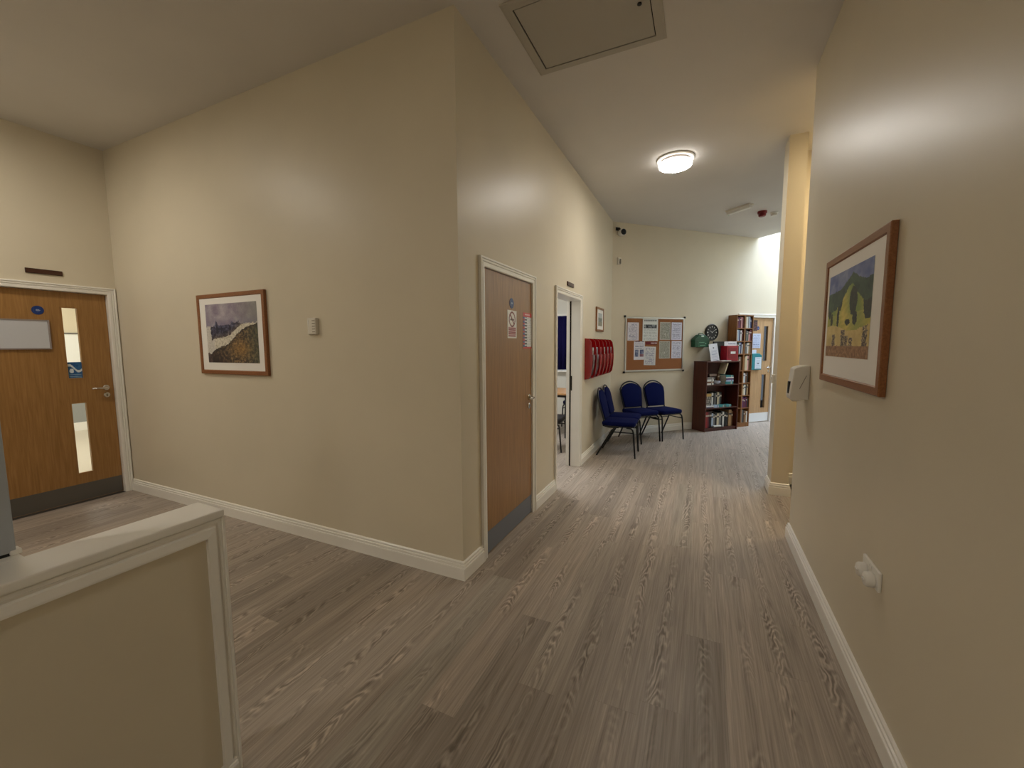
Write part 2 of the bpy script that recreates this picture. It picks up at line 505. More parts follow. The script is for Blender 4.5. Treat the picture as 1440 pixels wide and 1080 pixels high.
# ceiling ends in a diagonal edge where the rooflight bay rises
XY = 9.81
struct('ceiling', MB().slab([(-10.6, -3.3), (3.4, -3.3), (3.4, XY - 3.4), (-0.2, XY + 0.2), (-1.5, 9.0), (-5.2, 9.0), (-10.6, 6)], CZ, CZ + 0.1), CEIL, 'off-white flat ceiling above hall and corridor', 'ceiling')
c0 = (XY - (P0.x + P0.y)) * R2
struct('trim_1', MB().box(c0 - 0.12, c0, -3.2, 0.0, CZ + 0.1, 5.2), WALL, 'upstand of the rooflight bay above the ceiling edge', 'upstand', loc=tuple(P0), rot=(0, 0, RB))
struct('ceiling_rooflight', MB().box(c0 - 0.12, 6.42, -3.2, 0.14, 5.2, 5.3), CEIL, 'raised ceiling over the daylit bay at the corridor end', 'ceiling', loc=tuple(P0), rot=(0, 0, RB))

# side room behind the open doorway
struct('wall_side_room', MB().box(-5.0, XL - T, 8.55, 8.67, 0, 0.93).box(-5.0, XL - T, 8.55, 8.67, 2.14, CZ).box(-5.0, -3.6, 8.55, 8.67, 0.93, 2.14).box(-2.2, XL - T, 8.55, 8.67, 0.93, 2.14)
       .box(-5.12, -5.0, 3.5, 8.67, 0, CZ).box(-5.0, XL - T, 3.5, 3.62, 0, CZ).box(XL - T - 0.001, XL - 0.02, P0.y + 0.12, 8.67, 0, CZ), mat('side_room_paint', (226, 224, 214), 0.6),
       'pale walls of the side room seen through the open doorway', 'wall')
tag(MB().box(-5.0, -2.72, 3.6, 8.55, -0.004, 0.0).build('side_room_floor', FLOOR), 'wood floor of the side room beyond the doorway', 'floor', kind='structure')
wn = thing('window_1', 'window with white sill behind the navy curtain in the side room', 'window', (-2.9, 8.55, 0), 0, kind='structure')
MB().box(-0.75, 0.75, -0.13, 0.1, 0.93, 0.965).build('window_sill', TRIM, wn, 0.006)
f = MB()
f.sweep([(-0.7, 0.965), (0.7, 0.965), (0.7, 2.14), (-0.7, 2.14)], [(0, 0.03), (0.05, 0.03), (0.05, 0.09), (0, 0.09)], lambda u, v, h: (u, h, v), True)
f.build('window_frame', TRIM, wn)
MB().box(-0.66, 0.66, 0.05, 0.06, 1.0, 2.1).build('window_pane', mat('window_pane_daylit', (200, 215, 235), 0.1, emit=(0.8, 0.9, 1.0), strength=0.7), wn)
# office behind the far-left door
OFFW_ = mat('office_wall_paint', (216, 204, 176), 0.6)
struct('wall_office', MB().box(-10.42, -10.3, -1.0, 4.2, 0, CZ).box(-10.3, XD - T, -1.12, -1.0, 0, CZ).box(-10.3, XD - T, 4.2, 4.32, 0, CZ), OFFW_, 'beige office wall seen through the door glass', 'wall')
struct('baseboard_office', MB().box(-10.3, -10.27, -1.0, 4.2, 0, 0.15), TRIM, 'white skirting of the office beyond the oak door', 'baseboard')
struct('trim_2', MB().box(-10.3, -10.285, -1.0, 4.2, 0.15, 0.62), mat('office_dado', (150, 152, 150), 0.6), 'grey dado along the office wall beyond the door', 'dado')
ob = thing('whiteboard', 'white board on the office wall, glimpsed through the upper door glass', 'whiteboard', (-10.3, 2.9, 1.5), RC)
MB().box(-1.6, 1.3, -0.02, 0.0, -0.36, 0.25).build('board_surface', mat('whiteboard_white', (238, 238, 232), 0.3), ob)
MB().box(-1.62, 1.32, -0.03, 0.0, 0.25, 0.275).build('board_rail', mat('grey_rail', (110, 108, 102), 0.5), ob)

# skirting boards
BASE = [(0, 0), (0.021, 0), (0.021, 0.076), (0.0195, 0.080), (0.013, 0.082), (0.013, 0.088), (0.0175, 0.091), (0.0165, 0.097), (0.0155, 0.099), (0.009, 0.101), (0.009, 0.107), (0.0115, 0.110), (0.0105, 0.116), (0.006, 0.12), (0.0, 0.121)]
def skirting(name, path, label, bev=0):
    m = MB()
    for p in path:
        m.sweep(p, BASE, lambda u, v, h: (u, v, h))
    return struct(name, m, TRIM, label, 'baseboard')
# the room lies to the left of each path direction
def sk(name, pts, label):
    return skirting(name, [[(p[0], p[1]) for p in pts]], label)
sk('baseboard_left', [(XL, D1[0] - 0.065), (XL, YL), (XD + 0.002, YL)], 'white moulded skirting turning the corner below the landscape picture')
sk('baseboard_corridor', [(XL, D2[0] - 0.065), (XL, D1[1] + 0.065)], 'short white skirting between the closed door and the doorway')
sk('baseboard_back', [back(2.70), (P0.x, P0.y), (XL, D2[1] + 0.065)], 'white skirting behind the blue chairs, round the far corner')
sk('baseboard_back_right', [back(6.3), back(DB[1] + 0.07)], 'white skirting right of the far pale door')
sk('baseboard_right', [(XR, -3.0), (XR, 3.70), (XR + T, 3.70)], 'long white moulded skirting along the right wall')
sk('baseboard_pier', [(2.6, 5.185), (0.815, 5.185), (0.815, 4.745), (0.668, 4.745), (0.668, 5.0), (3.1, 7.432)], 'white skirting wrapped round the warm-lit pier')
sk('baseboard_far_left', [(XD, DL[0] - 0.065), (XD, -3.0)], 'white skirting left of the oak door at far left')

# ------------------------------------------------------------------ doors
ARCH = [(0.0, 0.0), (0.0, 0.010), (0.006, 0.014), (0.026, 0.015), (0.029, 0.010), (0.033, 0.010), (0.036, 0.017), (0.043, 0.018), (0.046, 0.013), (0.050, 0.013), (0.053, 0.021), (0.062, 0.021), (0.065, 0.018), (0.065, 0.0)]
def lever(parent, x, z, out, toward, m=CHROME):
    """round rose, lever pointing toward -x or +x and escutcheon; out = y of the leaf face"""
    h = MB().lathe([(0.026, 0), (0.026, -0.008), (0.022, -0.011)], 20, (x, out, z), 'y').build('handle_rose', m, parent)
    e = MB()
    e.tube([(x, out - 0.004, z), (x, out - 0.045, z), (x + toward * 0.012, out - 0.055, z), (x + toward * 0.06, out - 0.057, z), (x + toward * 0.125, out - 0.055, z)], [0.009, 0.009, 0.0095, 0.009, 0.008], 10)
    e.build('lever', m, h)
    k = MB().lathe([(0.025, 0), (0.025, -0.007), (0.02, -0.01)], 20, (x, out, z - 0.075), 'y').build('escutcheon', m, parent)
    MB().box(x - 0.003, x + 0.003, out - 0.0115, out - 0.008, z - 0.088, z - 0.064).build('keyhole', DARKGAP, k)
    return h

def make_door(name, label, loc, rot, u0, u1, h, recess, leaf_mat, hinge, slots=(), leaf=True, kick=0.16, kick_mat=KICK, lining_depth=T, hinges=(0.22, 1.0, 1.8), handle_z=1.06, lever_out=True):
    d = thing(name, label, 'door', loc, rot, kind='structure')
    f = MB().sweep([(u1, 0), (u1, h), (u0, h), (u0, 0)], [(-a, hh) for a, hh in ARCH], lambda u, v, hh: (u, -hh, v))
    f.build('architrave', TRIM, d)
    l = MB()
    l.box(u0 - 0.03, u0, 0.0, lining_depth, 0, h).box(u1, u1 + 0.03, 0.0, lining_depth, 0, h).box(u0 - 0.03, u1 + 0.03, 0.0, lining_depth, h, h + 0.03)
    l.build('lining', TRIM, d)
    if not leaf: return d
    a, b_, zt = u0 + 0.003, u1 - 0.003, h - 0.003
    y0, y1 = recess, recess + 0.044
    m = MB()
    cells = sorted(slots, key=lambda q: q[2])
    if not cells:
        m.box(a, b_, y0, y1, 0.008, zt)
    else:
        su0, su1 = cells[0][0], cells[0][1]
        m.box(a, su0, y0, y1, 0.008, zt).box(su1, b_, y0, y1, 0.008, zt)
        z = 0.008
        for q in cells:
            m.box(su0, su1, y0, y1, z, q[2]); z = q[3]
        m.box(su0, su1, y0, y1, z, zt)
    lf = m.build('door_leaf', leaf_mat, d)
    for q in cells:
        MB().sweep([(q[0], q[2]), (q[1], q[2]), (q[1], q[3]), (q[0], q[3])], [(-0.004, -0.004), (0.006, -0.004), (0.006, 0.012), (-0.004, 0.004)],
                   lambda u, v, hh: (u, y0 + hh, v), True).build('glazing_bead', leaf_mat, lf)
        MB().box(q[0], q[1], y0 + 0.018, y0 + 0.024, q[2], q[3]).build('pane', GLASS, lf)
    if kick:
        MB().box(a + 0.004, b_ - 0.004, y0 - 0.0018, y0, 0.012, 0.012 + kick).build('kick_plate', kick_mat, lf)
    hx = a if hinge < 0 else b_
    for hz in hinges:
        MB().tube([(hx - 0.001 * hinge, y0 - 0.006, hz - 0.05), (hx - 0.001 * hinge, y0 - 0.006, hz + 0.05)], 0.007, 8).build('hinge', DARKMETAL, d)
    k = b_ - 0.06 if hinge < 0 else a + 0.06
    lever(lf, k, handle_z, y0, -1 if hinge < 0 else 1)
    # rebate stops behind the leaf
    s = MB().box(u0, u0 + 0.012, y1, y1 + 0.04, 0, h).box(u1 - 0.012, u1, y1, y1 + 0.04, 0, h).box(u0, u1, y1, y1 + 0.04, h - 0.012, h)
    s.build('door_stop', TRIM, d)
    return d

make_door('door_1', 'closed oak door with no-smoking sign and grey kick plate', (XL, 0, 0), RC, *D1, 0.004, VEN, -1)
d2 = make_door('door_2', 'white-framed open doorway into the side room with navy curtain', (XL, 0, 0), RC, *D2, 0.0, VEN, -1, leaf=False, lining_depth=0.105)
MB().box(D2[1] - 0.004, D2[1] + 0.0, 0.105, 0.122, 0, D2[2]).build('smoke_seal', DARKGAP, d2)
MB().box(D2[1] - 0.012, D2[1] + 0.03, 0.122, 0.16, 0, D2[2]).box(D2[0] - 0.03, D2[0], 0.105, 0.16, 0, D2[2]).box(D2[0] - 0.03, D2[1] + 0.03, 0.105, 0.16, D2[2], D2[2] + 0.03).build('inner_architrave', TRIM, d2)
MB().box(D2[1] - 0.006, D2[1], 0.09, 0.122, 0.95, 1.13).build('strike_plate', DARKMETAL, d2, 0.001)
make_door('door_3', 'oak door with two narrow glass panels at the far left', (XD, 0, 0), RC, *DL, 0.035, VEN, -1, slots=((1.757, 1.872, 0.28, 0.975), (1.757, 1.872, 1.21, 1.89)), kick=0.165, kick_mat=mat('dark_grey_kick_plate', (98, 94, 88), 0.45, 0.15), handle_z=1.105)  # kick plate in a darker, warmer grey
make_door('door_4', 'pale wooden door with narrow glass panels at the corridor end', tuple(P0), RB, *DB, 0.02, VEN_PALE, -1, slots=((3.405, 3.525, 0.27, 0.93), (3.405, 3.525, 1.18, 1.85)), kick=0.17, kick_mat=mat('daylit_kick_plate', (236, 240, 243), 0.3, 0.1), handle_z=1.06)  # reflected daylight is put into the kick plate's pale colour
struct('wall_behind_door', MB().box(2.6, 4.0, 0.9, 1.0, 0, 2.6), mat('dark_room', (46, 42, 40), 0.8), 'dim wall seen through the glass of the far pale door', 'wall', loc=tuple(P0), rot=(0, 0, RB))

# signs on and over the doors
def round_sign(label, loc, rot, r=0.037):
    def fn(u, v):
        x, y = u - 0.5, v - 0.5
        if abs(y) < 0.05 and abs(x) < 0.3 and int(u * 30) % 3: return (210, 220, 235)
        if 0.1 < y < 0.2 and abs(x) < 0.2 and int(u * 30) % 4: return (190, 205, 230)
        if -0.2 < y < -0.1 and abs(x) < 0.2 and int(u * 30) % 3: return (190, 205, 230)
        return (20, 58, 128)
    t = thing('round_door_sign', label, 'sign', loc, rot)
    MB().lathe([(r, 0.0), (r, -0.0015), (r - 0.001, -0.002)], 28, axis='y').build('disc', mat('blue_sign', (20, 55, 122), 0.4), t)
    printed('lettering', r * 1.3, r * 1.0, 30, 22, fn, t, 0.4, y=-0.003, thick=0.0008)
    return t
round_sign('small blue round sign high on the closed corridor door', (XL - 0.004, 2.929, 1.834), RC, 0.04)
round_sign('small blue round sign above the white panel on the far-left door', (XD - 0.035, 1.609, 1.85), RC, 0.04)
round_sign('small blue round sign on the pale door at corridor end', back(3.258, -0.02, 1.805), RB, 0.035)

def nosmoke(u, v):
    x = (u - 0.5) * 0.17; z = (v - 0.68) * 0.215
    r = math.hypot(x, z)
    if 0.047 < r < 0.06: return (120, 18, 30)
    if r <= 0.047 and abs(x + z) < 0.009: return (120, 18, 30)
    if r <= 0.047 and abs(z + 0.002) < 0.008 and abs(x) < 0.036: return (40, 38, 40)
    if v < 0.40 and 0.1 < u < 0.9 and v > 0.05:
        return (138, 20, 32) if int(v * 29) % 2 == 0 or False else (226, 190, 190)
    return (240, 236, 232)
def firenotice(u, v):
    if v > 0.88: return (206, 52, 52) if not (0.93 < v < 0.96 and 0.2 < u < 0.8) else (235, 190, 190)
    if v < 0.045: return (206, 70, 66)
    if u < 0.18: return (60, 90, 150) if int(v * 18) % 2 else (200, 60, 60)
    if u < 0.42: return (90, 90, 100) if int(v * 24) % 2 else (225, 226, 228)
    return (186, 190, 196) if (int(v * 60) % 3 == 0 and nz2(u * 18, v * 60) > -0.2) else (228, 230, 232)
tag(printed('no_smoking_sign', 0.17, 0.215, 40, 50, nosmoke, None, 0.35, (XL - 0.0022, 2.935, 1.672), (0, 0, RC)), 'white no-smoking sign with red lines on the corridor door', 'sign')
tag(printed('fire_notice', 0.185, 0.30, 30, 60, firenotice, None, 0.35, (XL - 0.0022, 3.245, 1.63), (0, 0, RC)), 'white notice with red header beside the no-smoking sign', 'notice')
for nm, lb, loc, rot, wd, ht in (('door_plaque', 'dark brown name plaque above the far-left oak door', (XD, 1.665, 2.196), RC, 0.235, 0.043), ('door_plaque', 'small dark plaque above the open doorway', (XL, 4.455, 2.172), RC, 0.24, 0.045)):
    t = thing(nm, lb, 'sign', loc, rot)
    MB().box(-wd / 2, wd / 2, -0.012, 0, -ht / 2, ht / 2).build('plate', PLAQUE, t, 0.003)
    MB().box(-wd / 2 + 0.006, wd / 2 - 0.006, -0.0135, -0.011, -ht / 2 + 0.006, ht / 2 - 0.006).build('face', mat('plaque_face', (74, 42, 28), 0.3), t)
t = thing('door_whiteboard', 'blank grey-white panel fixed to the far-left oak door', 'board', (XD - 0.035, 1.47, 1.63), RC)
MB().box(-0.20, 0.195, -0.012, 0, -0.13, 0.13).build('panel', mat('panel_white', (206, 208, 214), 0.4), t, 0.003)
MB().sweep([(-0.20, -0.13), (0.195, -0.13), (0.195, 0.13), (-0.20, 0.13)], [(-0.004, 0), (0.007, 0), (0.007, -0.016), (-0.004, -0.016)], lambda u, v, h: (u, h, v), True).build('edge_trim', mat('panel_edge', (150, 140, 138), 0.4), t)
def wave(u, v):
    y = 0.62 + 0.2 * math.sin(u * 5.5 + 0.6)
    if abs(v - y) < 0.07 or (u - 0.3) ** 2 + (v - 0.45) ** 2 < 0.02: return (222, 232, 240)
    if v < 0.3 and int(v * 40) % 4 == 0 and 0.1 < u < 0.9: return (150, 185, 215)
    return lerp((22, 78, 140), (70, 130, 180), fbm(u * 4, v * 4) + 0.4)
tag(printed('blue_poster', 0.112, 0.155, 26, 34, wave, None, 0.4, (XD - 0.047, 1.815, 1.293), (0, 0, RC)), 'small blue wave poster at the bottom of the upper door glass', 'poster')

# ------------------------------------------------------------------ pictures
def snow_lane(u, v):
    n = fbm(u * 7, v * 7, 2); n2 = fbm(u * 24, v * 20, 9); n3 = nz2(u * 60, v * 60, 5)
    hor = 0.62 + 0.05 * u + 0.035 * n2 + 0.02 * n3
    if 0.17 < u < 0.25: hor += 0.09 * max(0, 1 - abs(u - 0.21) * 28)
    if 0.5 < u < 0.68: hor += 0.035
    mid = 0.20 + 0.52 * u + 0.03 * math.sin(u * 11) + 0.03 * n2
    half = 0.085 * (1 - u) ** 1.2 + 0.022 + 0.012 * n3
    if v > hor:
        c = lerp((138, 126, 146), (186, 180, 188), 0.45 + n * 1.1 + n3 * 0.25)
        c = lerp(c, (132, 134, 126), max(0, u - 0.5) * 1.3)
        return lerp(c, (112, 112, 150), max(0, 0.12 - (v - hor)) * 4 * (0.5 + n2))
    if u < 0.09 + 0.03 * n2 or (v < mid + 0.1 and u < 0.16 + 0.04 * n2 and v > mid - half):
        return lerp((222, 218, 208), (168, 160, 160), 0.2 + n3 * 0.7) if v > 0.16 + 0.05 * n2 else lerp((52, 40, 44), (110, 92, 84), 0.4 + n2)
    if v > mid + half:
        t = 0.30 + n2 * 1.5 + n3 * 0.35
        c = lerp((26, 26, 52), (112, 116, 146), t)
        return lerp(c, (150, 128, 96), max(0, 0.10 - (v - mid - half)) * 5)
    if v > mid - half:
        return lerp((226, 220, 204), (150, 138, 120), 0.15 + n2 * 0.9 + n3 * 0.35)
    edge = mid - half - v
    t = 0.42 + n2 * 1.3 + n3 * 0.5
    c = lerp((40, 34, 34), (166, 138, 100), t)
    c = lerp(c, (196, 146, 72), max(0, 1 - math.hypot((u - 0.68) * 3.2, (v - 0.24) * 4.5)) * 0.6)
    c = lerp(c, (78, 92, 76), max(0, u - 0.72) * 2.0)
    c = lerp(c, (42, 30, 36), max(0, 0.5 - u) * max(0, 0.32 - v) * 9)
    return lerp(c, (30, 28, 34), max(0, 0.05 - edge) * 12)
def green_hills(u, v):
    n = fbm(u * 6, v * 6, 4); n2 = fbm(u * 24, v * 24, 8); n3 = nz2(u * 50, v * 50, 3)
    peak = 0.79 + 0.15 * max(0, 1 - abs(u - 0.6) * 3.4) ** 1.2 + 0.04 * max(0, 1 - abs(u - 0.98) * 4) - 0.06 * max(0, 0.3 - u) + 0.012 * n2
    if v > peak:
        return lerp((86, 104, 168), (150, 160, 196), 0.45 + n * 1.3)
    ridge = peak - 0.17 - 0.06 * math.sin(u * 8 + 0.4) + 0.02 * n2
    if v > ridge:
        return lerp((36, 62, 58), (78, 104, 84), 0.45 + n * 1.2 + n2 * 0.3)
    fld = 0.34 + 0.04 * math.sin(u * 6 + 0.8) + 0.015 * n2
    if v > fld:
        for cx, cz, rx, rz in ((0.33, 0.68, 0.055, 0.13), (0.64, 0.63, 0.085, 0.16), (0.95, 0.60, 0.10, 0.20), (0.06, 0.64, 0.06, 0.17), (0.53, 0.40, 0.06, 0.035), (0.69, 0.43, 0.05, 0.075), (0.29, 0.47, 0.03, 0.13), (0.12, 0.44, 0.03, 0.09)):
            if ((u - cx + 0.01 * n3) / rx) ** 2 + ((v - cz) / rz) ** 2 < 1 + 0.4 * n2: return lerp((28, 38, 36), (58, 72, 56), 0.4 + n2 + n3 * 0.3)
        st = math.sin((v * 1.2 - u * 0.6) * 70 + n * 6)
        c = lerp((196, 186, 84), (226, 208, 112), 0.5 + n * 1.1 + 0.25 * st)
        g = 0.5 + 0.5 * math.sin(u * 10.5 - 1.2 + v * 3)
        return lerp(c, (104, 138, 70), g * 0.75 * (1.0 if v > 0.5 else 0.6))
    if v > 0.13 + 0.015 * n2:
        c = lerp((232, 212, 148), (206, 182, 116), 0.5 + n * 1.2 + n3 * 0.25)
        for cx, hgt, wd in ((0.2, 0.27, 0.04), (0.44, 0.31, 0.045), (0.53, 0.25, 0.04), (0.63, 0.22, 0.04), (0.91, 0.36, 0.045)):
            if abs(u - cx + 0.02 * n2) < wd + 0.03 * n3 and 0.10 < v < hgt: return lerp((66, 56, 52), (216, 196, 160), 0.35 + n3 * 0.9 + n2)
        return c
    return lerp((130, 92, 66), (196, 156, 116), 0.45 + n2 * 1.2 + n3 * 0.3)
def street_scene(u, v):
    n = fbm(u * 9, v * 9, 5)
    if v > 0.62: return lerp((200, 206, 204), (178, 188, 192), n + 0.5)
    if v > 0.34: return lerp((96, 110, 108), (160, 164, 152), 0.5 + 1.5 * n)
    return lerp((120, 122, 100), (186, 180, 160), 0.5 + n)
def picture(label, loc, rot, w_, h_, fw, fn, pw, ph, dx, dz, nx, ny, dep=0.026, fmat=FRAME_WOOD):
    t = thing('framed_picture', label, 'picture', loc, rot)
    MB().sweep([(-w_ / 2, -h_ / 2), (w_ / 2, -h_ / 2), (w_ / 2, h_ / 2), (-w_ / 2, h_ / 2)],
               [(0, -0.002), (0, -dep + 0.003), (0.004, -dep), (fw - 0.006, -dep), (fw, -dep + 0.008), (fw, -0.002)], lambda u, v, hh: (u, hh, v), True).build('frame', fmat, t)
    MB().box(-w_ / 2 + fw * 0.7, w_ / 2 - fw * 0.7, -dep + 0.007, -0.003, -h_ / 2 + fw * 0.7, h_ / 2 - fw * 0.7).build('mount', mat('mount_board', (248, 245, 240), 0.55), t)
    printed('print', pw, ph, nx, ny, fn, t, 0.5, loc=(dx, 0, dz), y=-dep + 0.0055, thick=0.001)
    return t
picture('framed winter landscape with dark trees and pale lane beside thermostat', (-3.581, YL, 1.6165), 0, 0.90, 0.68, 0.036, snow_lane, 0.685, 0.495, 0.008, 0.006, 130, 96)
picture('framed green mountain landscape with yellow fields on the right wall', (XR, 2.5185, 1.6365), RR, 0.905, 0.676, 0.040, green_hills, 0.665, 0.435, -0.04, 0.022, 130, 86)
picture('small framed print above the red leaflet rack', (XL, 5.885, 1.865), RC, 0.44, 0.335, 0.03, street_scene, 0.24, 0.18, 0, 0, 30, 22, 0.02, PINE)

# ------------------------------------------------------------------ wall fittings
t = thing('thermostat', 'small white thermostat right of the winter landscape', 'thermostat', (-2.607, YL, 1.657), 0)
MB().box(-0.045, 0.042, -0.03, 0, -0.06, 0.06).build('casing', OFFW, t, 0.006)
MB().box(-0.064, -0.045, -0.012, 0, -0.06, -0.03).build('base_plate', OFFW, t, 0.002)
for k in range(5):
    MB().box(0.006, 0.036, -0.0315, -0.029, -0.045 + k * 0.02, -0.037 + k * 0.02).build('vent_slot', mat('slot_grey', (160, 152, 136), 0.6), t)
MB().box(-0.038, -0.03, -0.032, -0.029, 0.0, 0.045).build('indicator', WHITEP, t)

t = thing('double_socket', 'white double wall socket low on the right wall, two round covers in it', 'socket', (XR, 2.05, 0.585), RR)
MB().box(-0.085, 0.09, -0.012, 0, -0.04, 0.04).build('face_plate', WHITEP, t, 0.004)
for sx in (-0.038, 0.042):
    pl = MB().lathe([(0.028, -0.012), (0.030, -0.018), (0.029, -0.036), (0.024, -0.042)], 24, (sx, 0, -0.012), 'y').build('socket_cover', WHITEP, t, smooth=True)
    MB().box(sx - 0.011, sx + 0.011, -0.048, -0.041, -0.016, -0.008).build('grip', WHITEP, pl, 0.002)
for sx in (-0.010, 0.014):
    MB().box(sx - 0.006, sx + 0.006, -0.015, -0.011, 0.014, 0.032).build('switch', WHITEP, t, 0.0015)

t = thing('soap_dispenser', 'white sanitiser dispenser at the end of the right wall', 'dispenser', (XR, 3.40, 1.24), RR)
prof = [(0.0, 0.122), (-0.045, 0.119), (-0.078, 0.108), (-0.09, 0.098), (-0.098, 0.02), (-0.108, -0.085), (-0.104, -0.108), (-0.092, -0.118), (-0.045, -0.118), (-0.04, -0.108), (0.0, -0.108)]
MB().prism(prof, lambda p: (-0.075, p[0], p[1]), lambda p: (0.072, p[0], p[1])).build('cover', WHITEP, t, 0.008, 3)
MB().box(-0.02, 0.02, -0.1105, -0.095, -0.075, 0.01).build('level_window', BLACK, t, 0.003)
MB().tube([(0.0735, -0.02, 0.055), (0.0735, -0.055, -0.035)], 0.0018, 6).build('seam', mat('seam_grey', (150, 140, 132), 0.6), t)
MB().box(-0.03, 0.03, -0.085, -0.05, -0.128, -0.112).build('nozzle', OFFW, t, 0.004)

t = thing('push_button', 'small white push button box on the left side of the pier', 'button', (0.668, 4.86, 1.16), RR)
MB().box(-0.045, 0.045, -0.032, 0, -0.045, 0.045).build('casing', WHITEP, t, 0.006)
MB().lathe([(0.02, -0.03), (0.02, -0.038), (0.016, -0.04)], 20, axis='y').build('button', OFFW, t)

# ------------------------------------------------------------------ ceiling fittings
def ceiling_lamp(label, x, y, z=CZ, strength=LAMP_W, col=LAMP_COL, key=''):
    t = thing('ceiling_lamp', label, 'lamp', (x, y, z), 0, 'round ceiling lamps')
    MB().lathe([(0.10, 0), (0.176, 0), (0.184, -0.006), (0.186, -0.014), (0.180, -0.020), (0.10, -0.020)], 48).build('base_ring', mat('lamp_white', (246, 245, 240), 0.4), t)
    MB().lathe([(0.148, -0.018), (0.148, -0.046), (0.10, -0.046)], 48).build('collar', mat('lamp_collar', (150, 140, 132), 0.5), t)
    MB().lathe([(0.150, -0.044), (0.162, -0.047), (0.166, -0.060), (0.163, -0.078), (0.155, -0.084), (0.150, -0.080), (0.150, -0.046)], 48).build('diffuser_side', mat('lamp_side', (255, 255, 255), 0.4, emit=LAMP_COL, strength=2.2), t, smooth=True)
    MB().lathe([(0.06, -0.072), (0.151, -0.074), (0.154, -0.083), (0.13, -0.088), (0.06, -0.091)], 48).build('diffuser', mat('lamp_diffuser' + key, (255, 255, 255), 0.4, emit=col, strength=strength), t, smooth=True)
    return t
ceiling_lamp('lit round ceiling lamp above the middle of the corridor', -0.33, 4.80)
ceiling_lamp('lit round ceiling lamp above the hall by the oak door', -4.45, 0.62, CZ, 33.0, HALL_COL, '_left')
ceiling_lamp('added unseen round fill lamp above the corridor behind the viewer', -0.40, -2.4, CZ, 22.0, LAMP_COL, '_rear_fill')  # added out of view to lift the near walls and floor
ceiling_lamp('added unseen round fill lamp above the hall behind the half wall', -3.0, -1.5, CZ, 36.0, HALL_COL, '_hall_fill')  # unseen, added to brighten the hall and the half wall cap
ceiling_lamp('warm round ceiling lamp in the side passage', 1.5, 4.4, CZ, 30.0, PASSAGE_COL, '_warm')

t = thing('loft_hatch', 'grey loft hatch in the ceiling with a round lock', 'hatch', (-0.70, 2.609, CZ), 0)
HATCH = painted('hatch_paint', (188, 183, 172), 0.6)
MB().sweep([(-0.426, -0.339), (0.424, -0.339), (0.424, 0.339), (-0.426, 0.339)], [(0, 0), (0, -0.006), (0.012, -0.012), (0.058, -0.012), (0.058, 0)], lambda u, v, h: (u, v, h), True).build('hatch_frame', HATCH, t)
MB().box(-0.368, 0.366, -0.281, 0.281, -0.003, 0).build('shadow_gap', DARKGAP, t)
MB().box(-0.360, 0.360, -0.273, 0.273, -0.010, -0.002).build('hatch_panel', HATCH, t)
MB().lathe([(0.013, -0.009), (0.013, -0.014), (0.009, -0.015)], 18, (0.305, -0.015, 0)).build('lock', DARKMETAL, t)

t = thing('emergency_light', 'slim white emergency light on the ceiling near the red sounder', 'light', (0.397, 6.85, CZ), -PI / 4 + 0.06)
MB().box(-0.19, 0.19, -0.045, 0.045, -0.02, 0).build('base', OFFW, t, 0.004)
MB().prism([(-0.04, -0.018), (0.04, -0.018), (0.032, -0.058), (-0.032, -0.058)], lambda p: (-0.182, p[0], p[1]), lambda p: (0.182, p[0], p[1])).build('diffuser', WHITEP, t, 0.008)
MB().lathe([(0.006, -0.056), (0.006, -0.062)], 10, (-0.165, 0, 0)).build('indicator', mat('green_led', (120, 200, 150), 0.3), t)
t = thing('fire_sounder', 'red fire sounder on the ceiling beside the smoke detector', 'alarm', (0.72, 7.20, CZ))
MB().lathe([(0.062, 0), (0.062, -0.03), (0.056, -0.034)], 28).build('base', mat('red_alarm', (120, 8, 14), 0.4), t)
MB().lathe([(0.05, -0.032), (0.05, -0.06), (0.04, -0.075), (0.02, -0.078)], 28).build('horn', MATS['red_alarm'], t)
t = thing('smoke_detector', 'white smoke detector on the ceiling right of the red sounder', 'detector', (0.885, 7.33, CZ))
MB().lathe([(0.055, 0), (0.055, -0.012), (0.048, -0.016)], 28).build('base', WHITEP, t)
MB().lathe([(0.042, -0.014), (0.042, -0.04), (0.03, -0.05)], 28).build('sensor_head', OFFW, t)

t = thing('security_camera', 'dark dome-faced security camera high in the far corner', 'camera', back(0.10, 0.0, 3.29), RB)
MB().box(-0.05, 0.02, -0.02, 0.0, 0.02, 0.07).build('bracket', BLACK, t, 0.004)
MB().tube([(-0.02, -0.01, 0.05), (-0.005, -0.05, 0.035), (0.01, -0.07, 0.01)], 0.012, 10).build('arm', BLACK, t)
MB().lathe([(0.036, 0.0), (0.05, -0.01), (0.055, -0.06), (0.052, -0.085), (0.046, -0.09)], 28, (0.02, -0.02, -0.02), 'y').build('housing', WHITEP, t, smooth=False)
MB().lathe([(0.044, -0.108), (0.046, -0.118), (0.03, -0.128)], 28, (0.02, -0.002, -0.02), 'y').build('lens_face', BLACK, t)
t = thing('motion_sensor', 'small cream motion sensor below the security camera', 'sensor', back(0.115, 0.0, 2.84), RB)
MB().prism([(0, 0.06), (-0.03, 0.055), (-0.045, 0.02), (-0.03, -0.05), (0, -0.06)], lambda p: (-0.032, p[0], p[1]), lambda p: (0.032, p[0], p[1])).build('casing', OFFW, t, 0.005)
MB().box(-0.008, 0.018, -0.048, -0.036, -0.045, 0.03).build('sensor_window', mat('sensor_grey', (120, 112, 96), 0.4), t, 0.003)

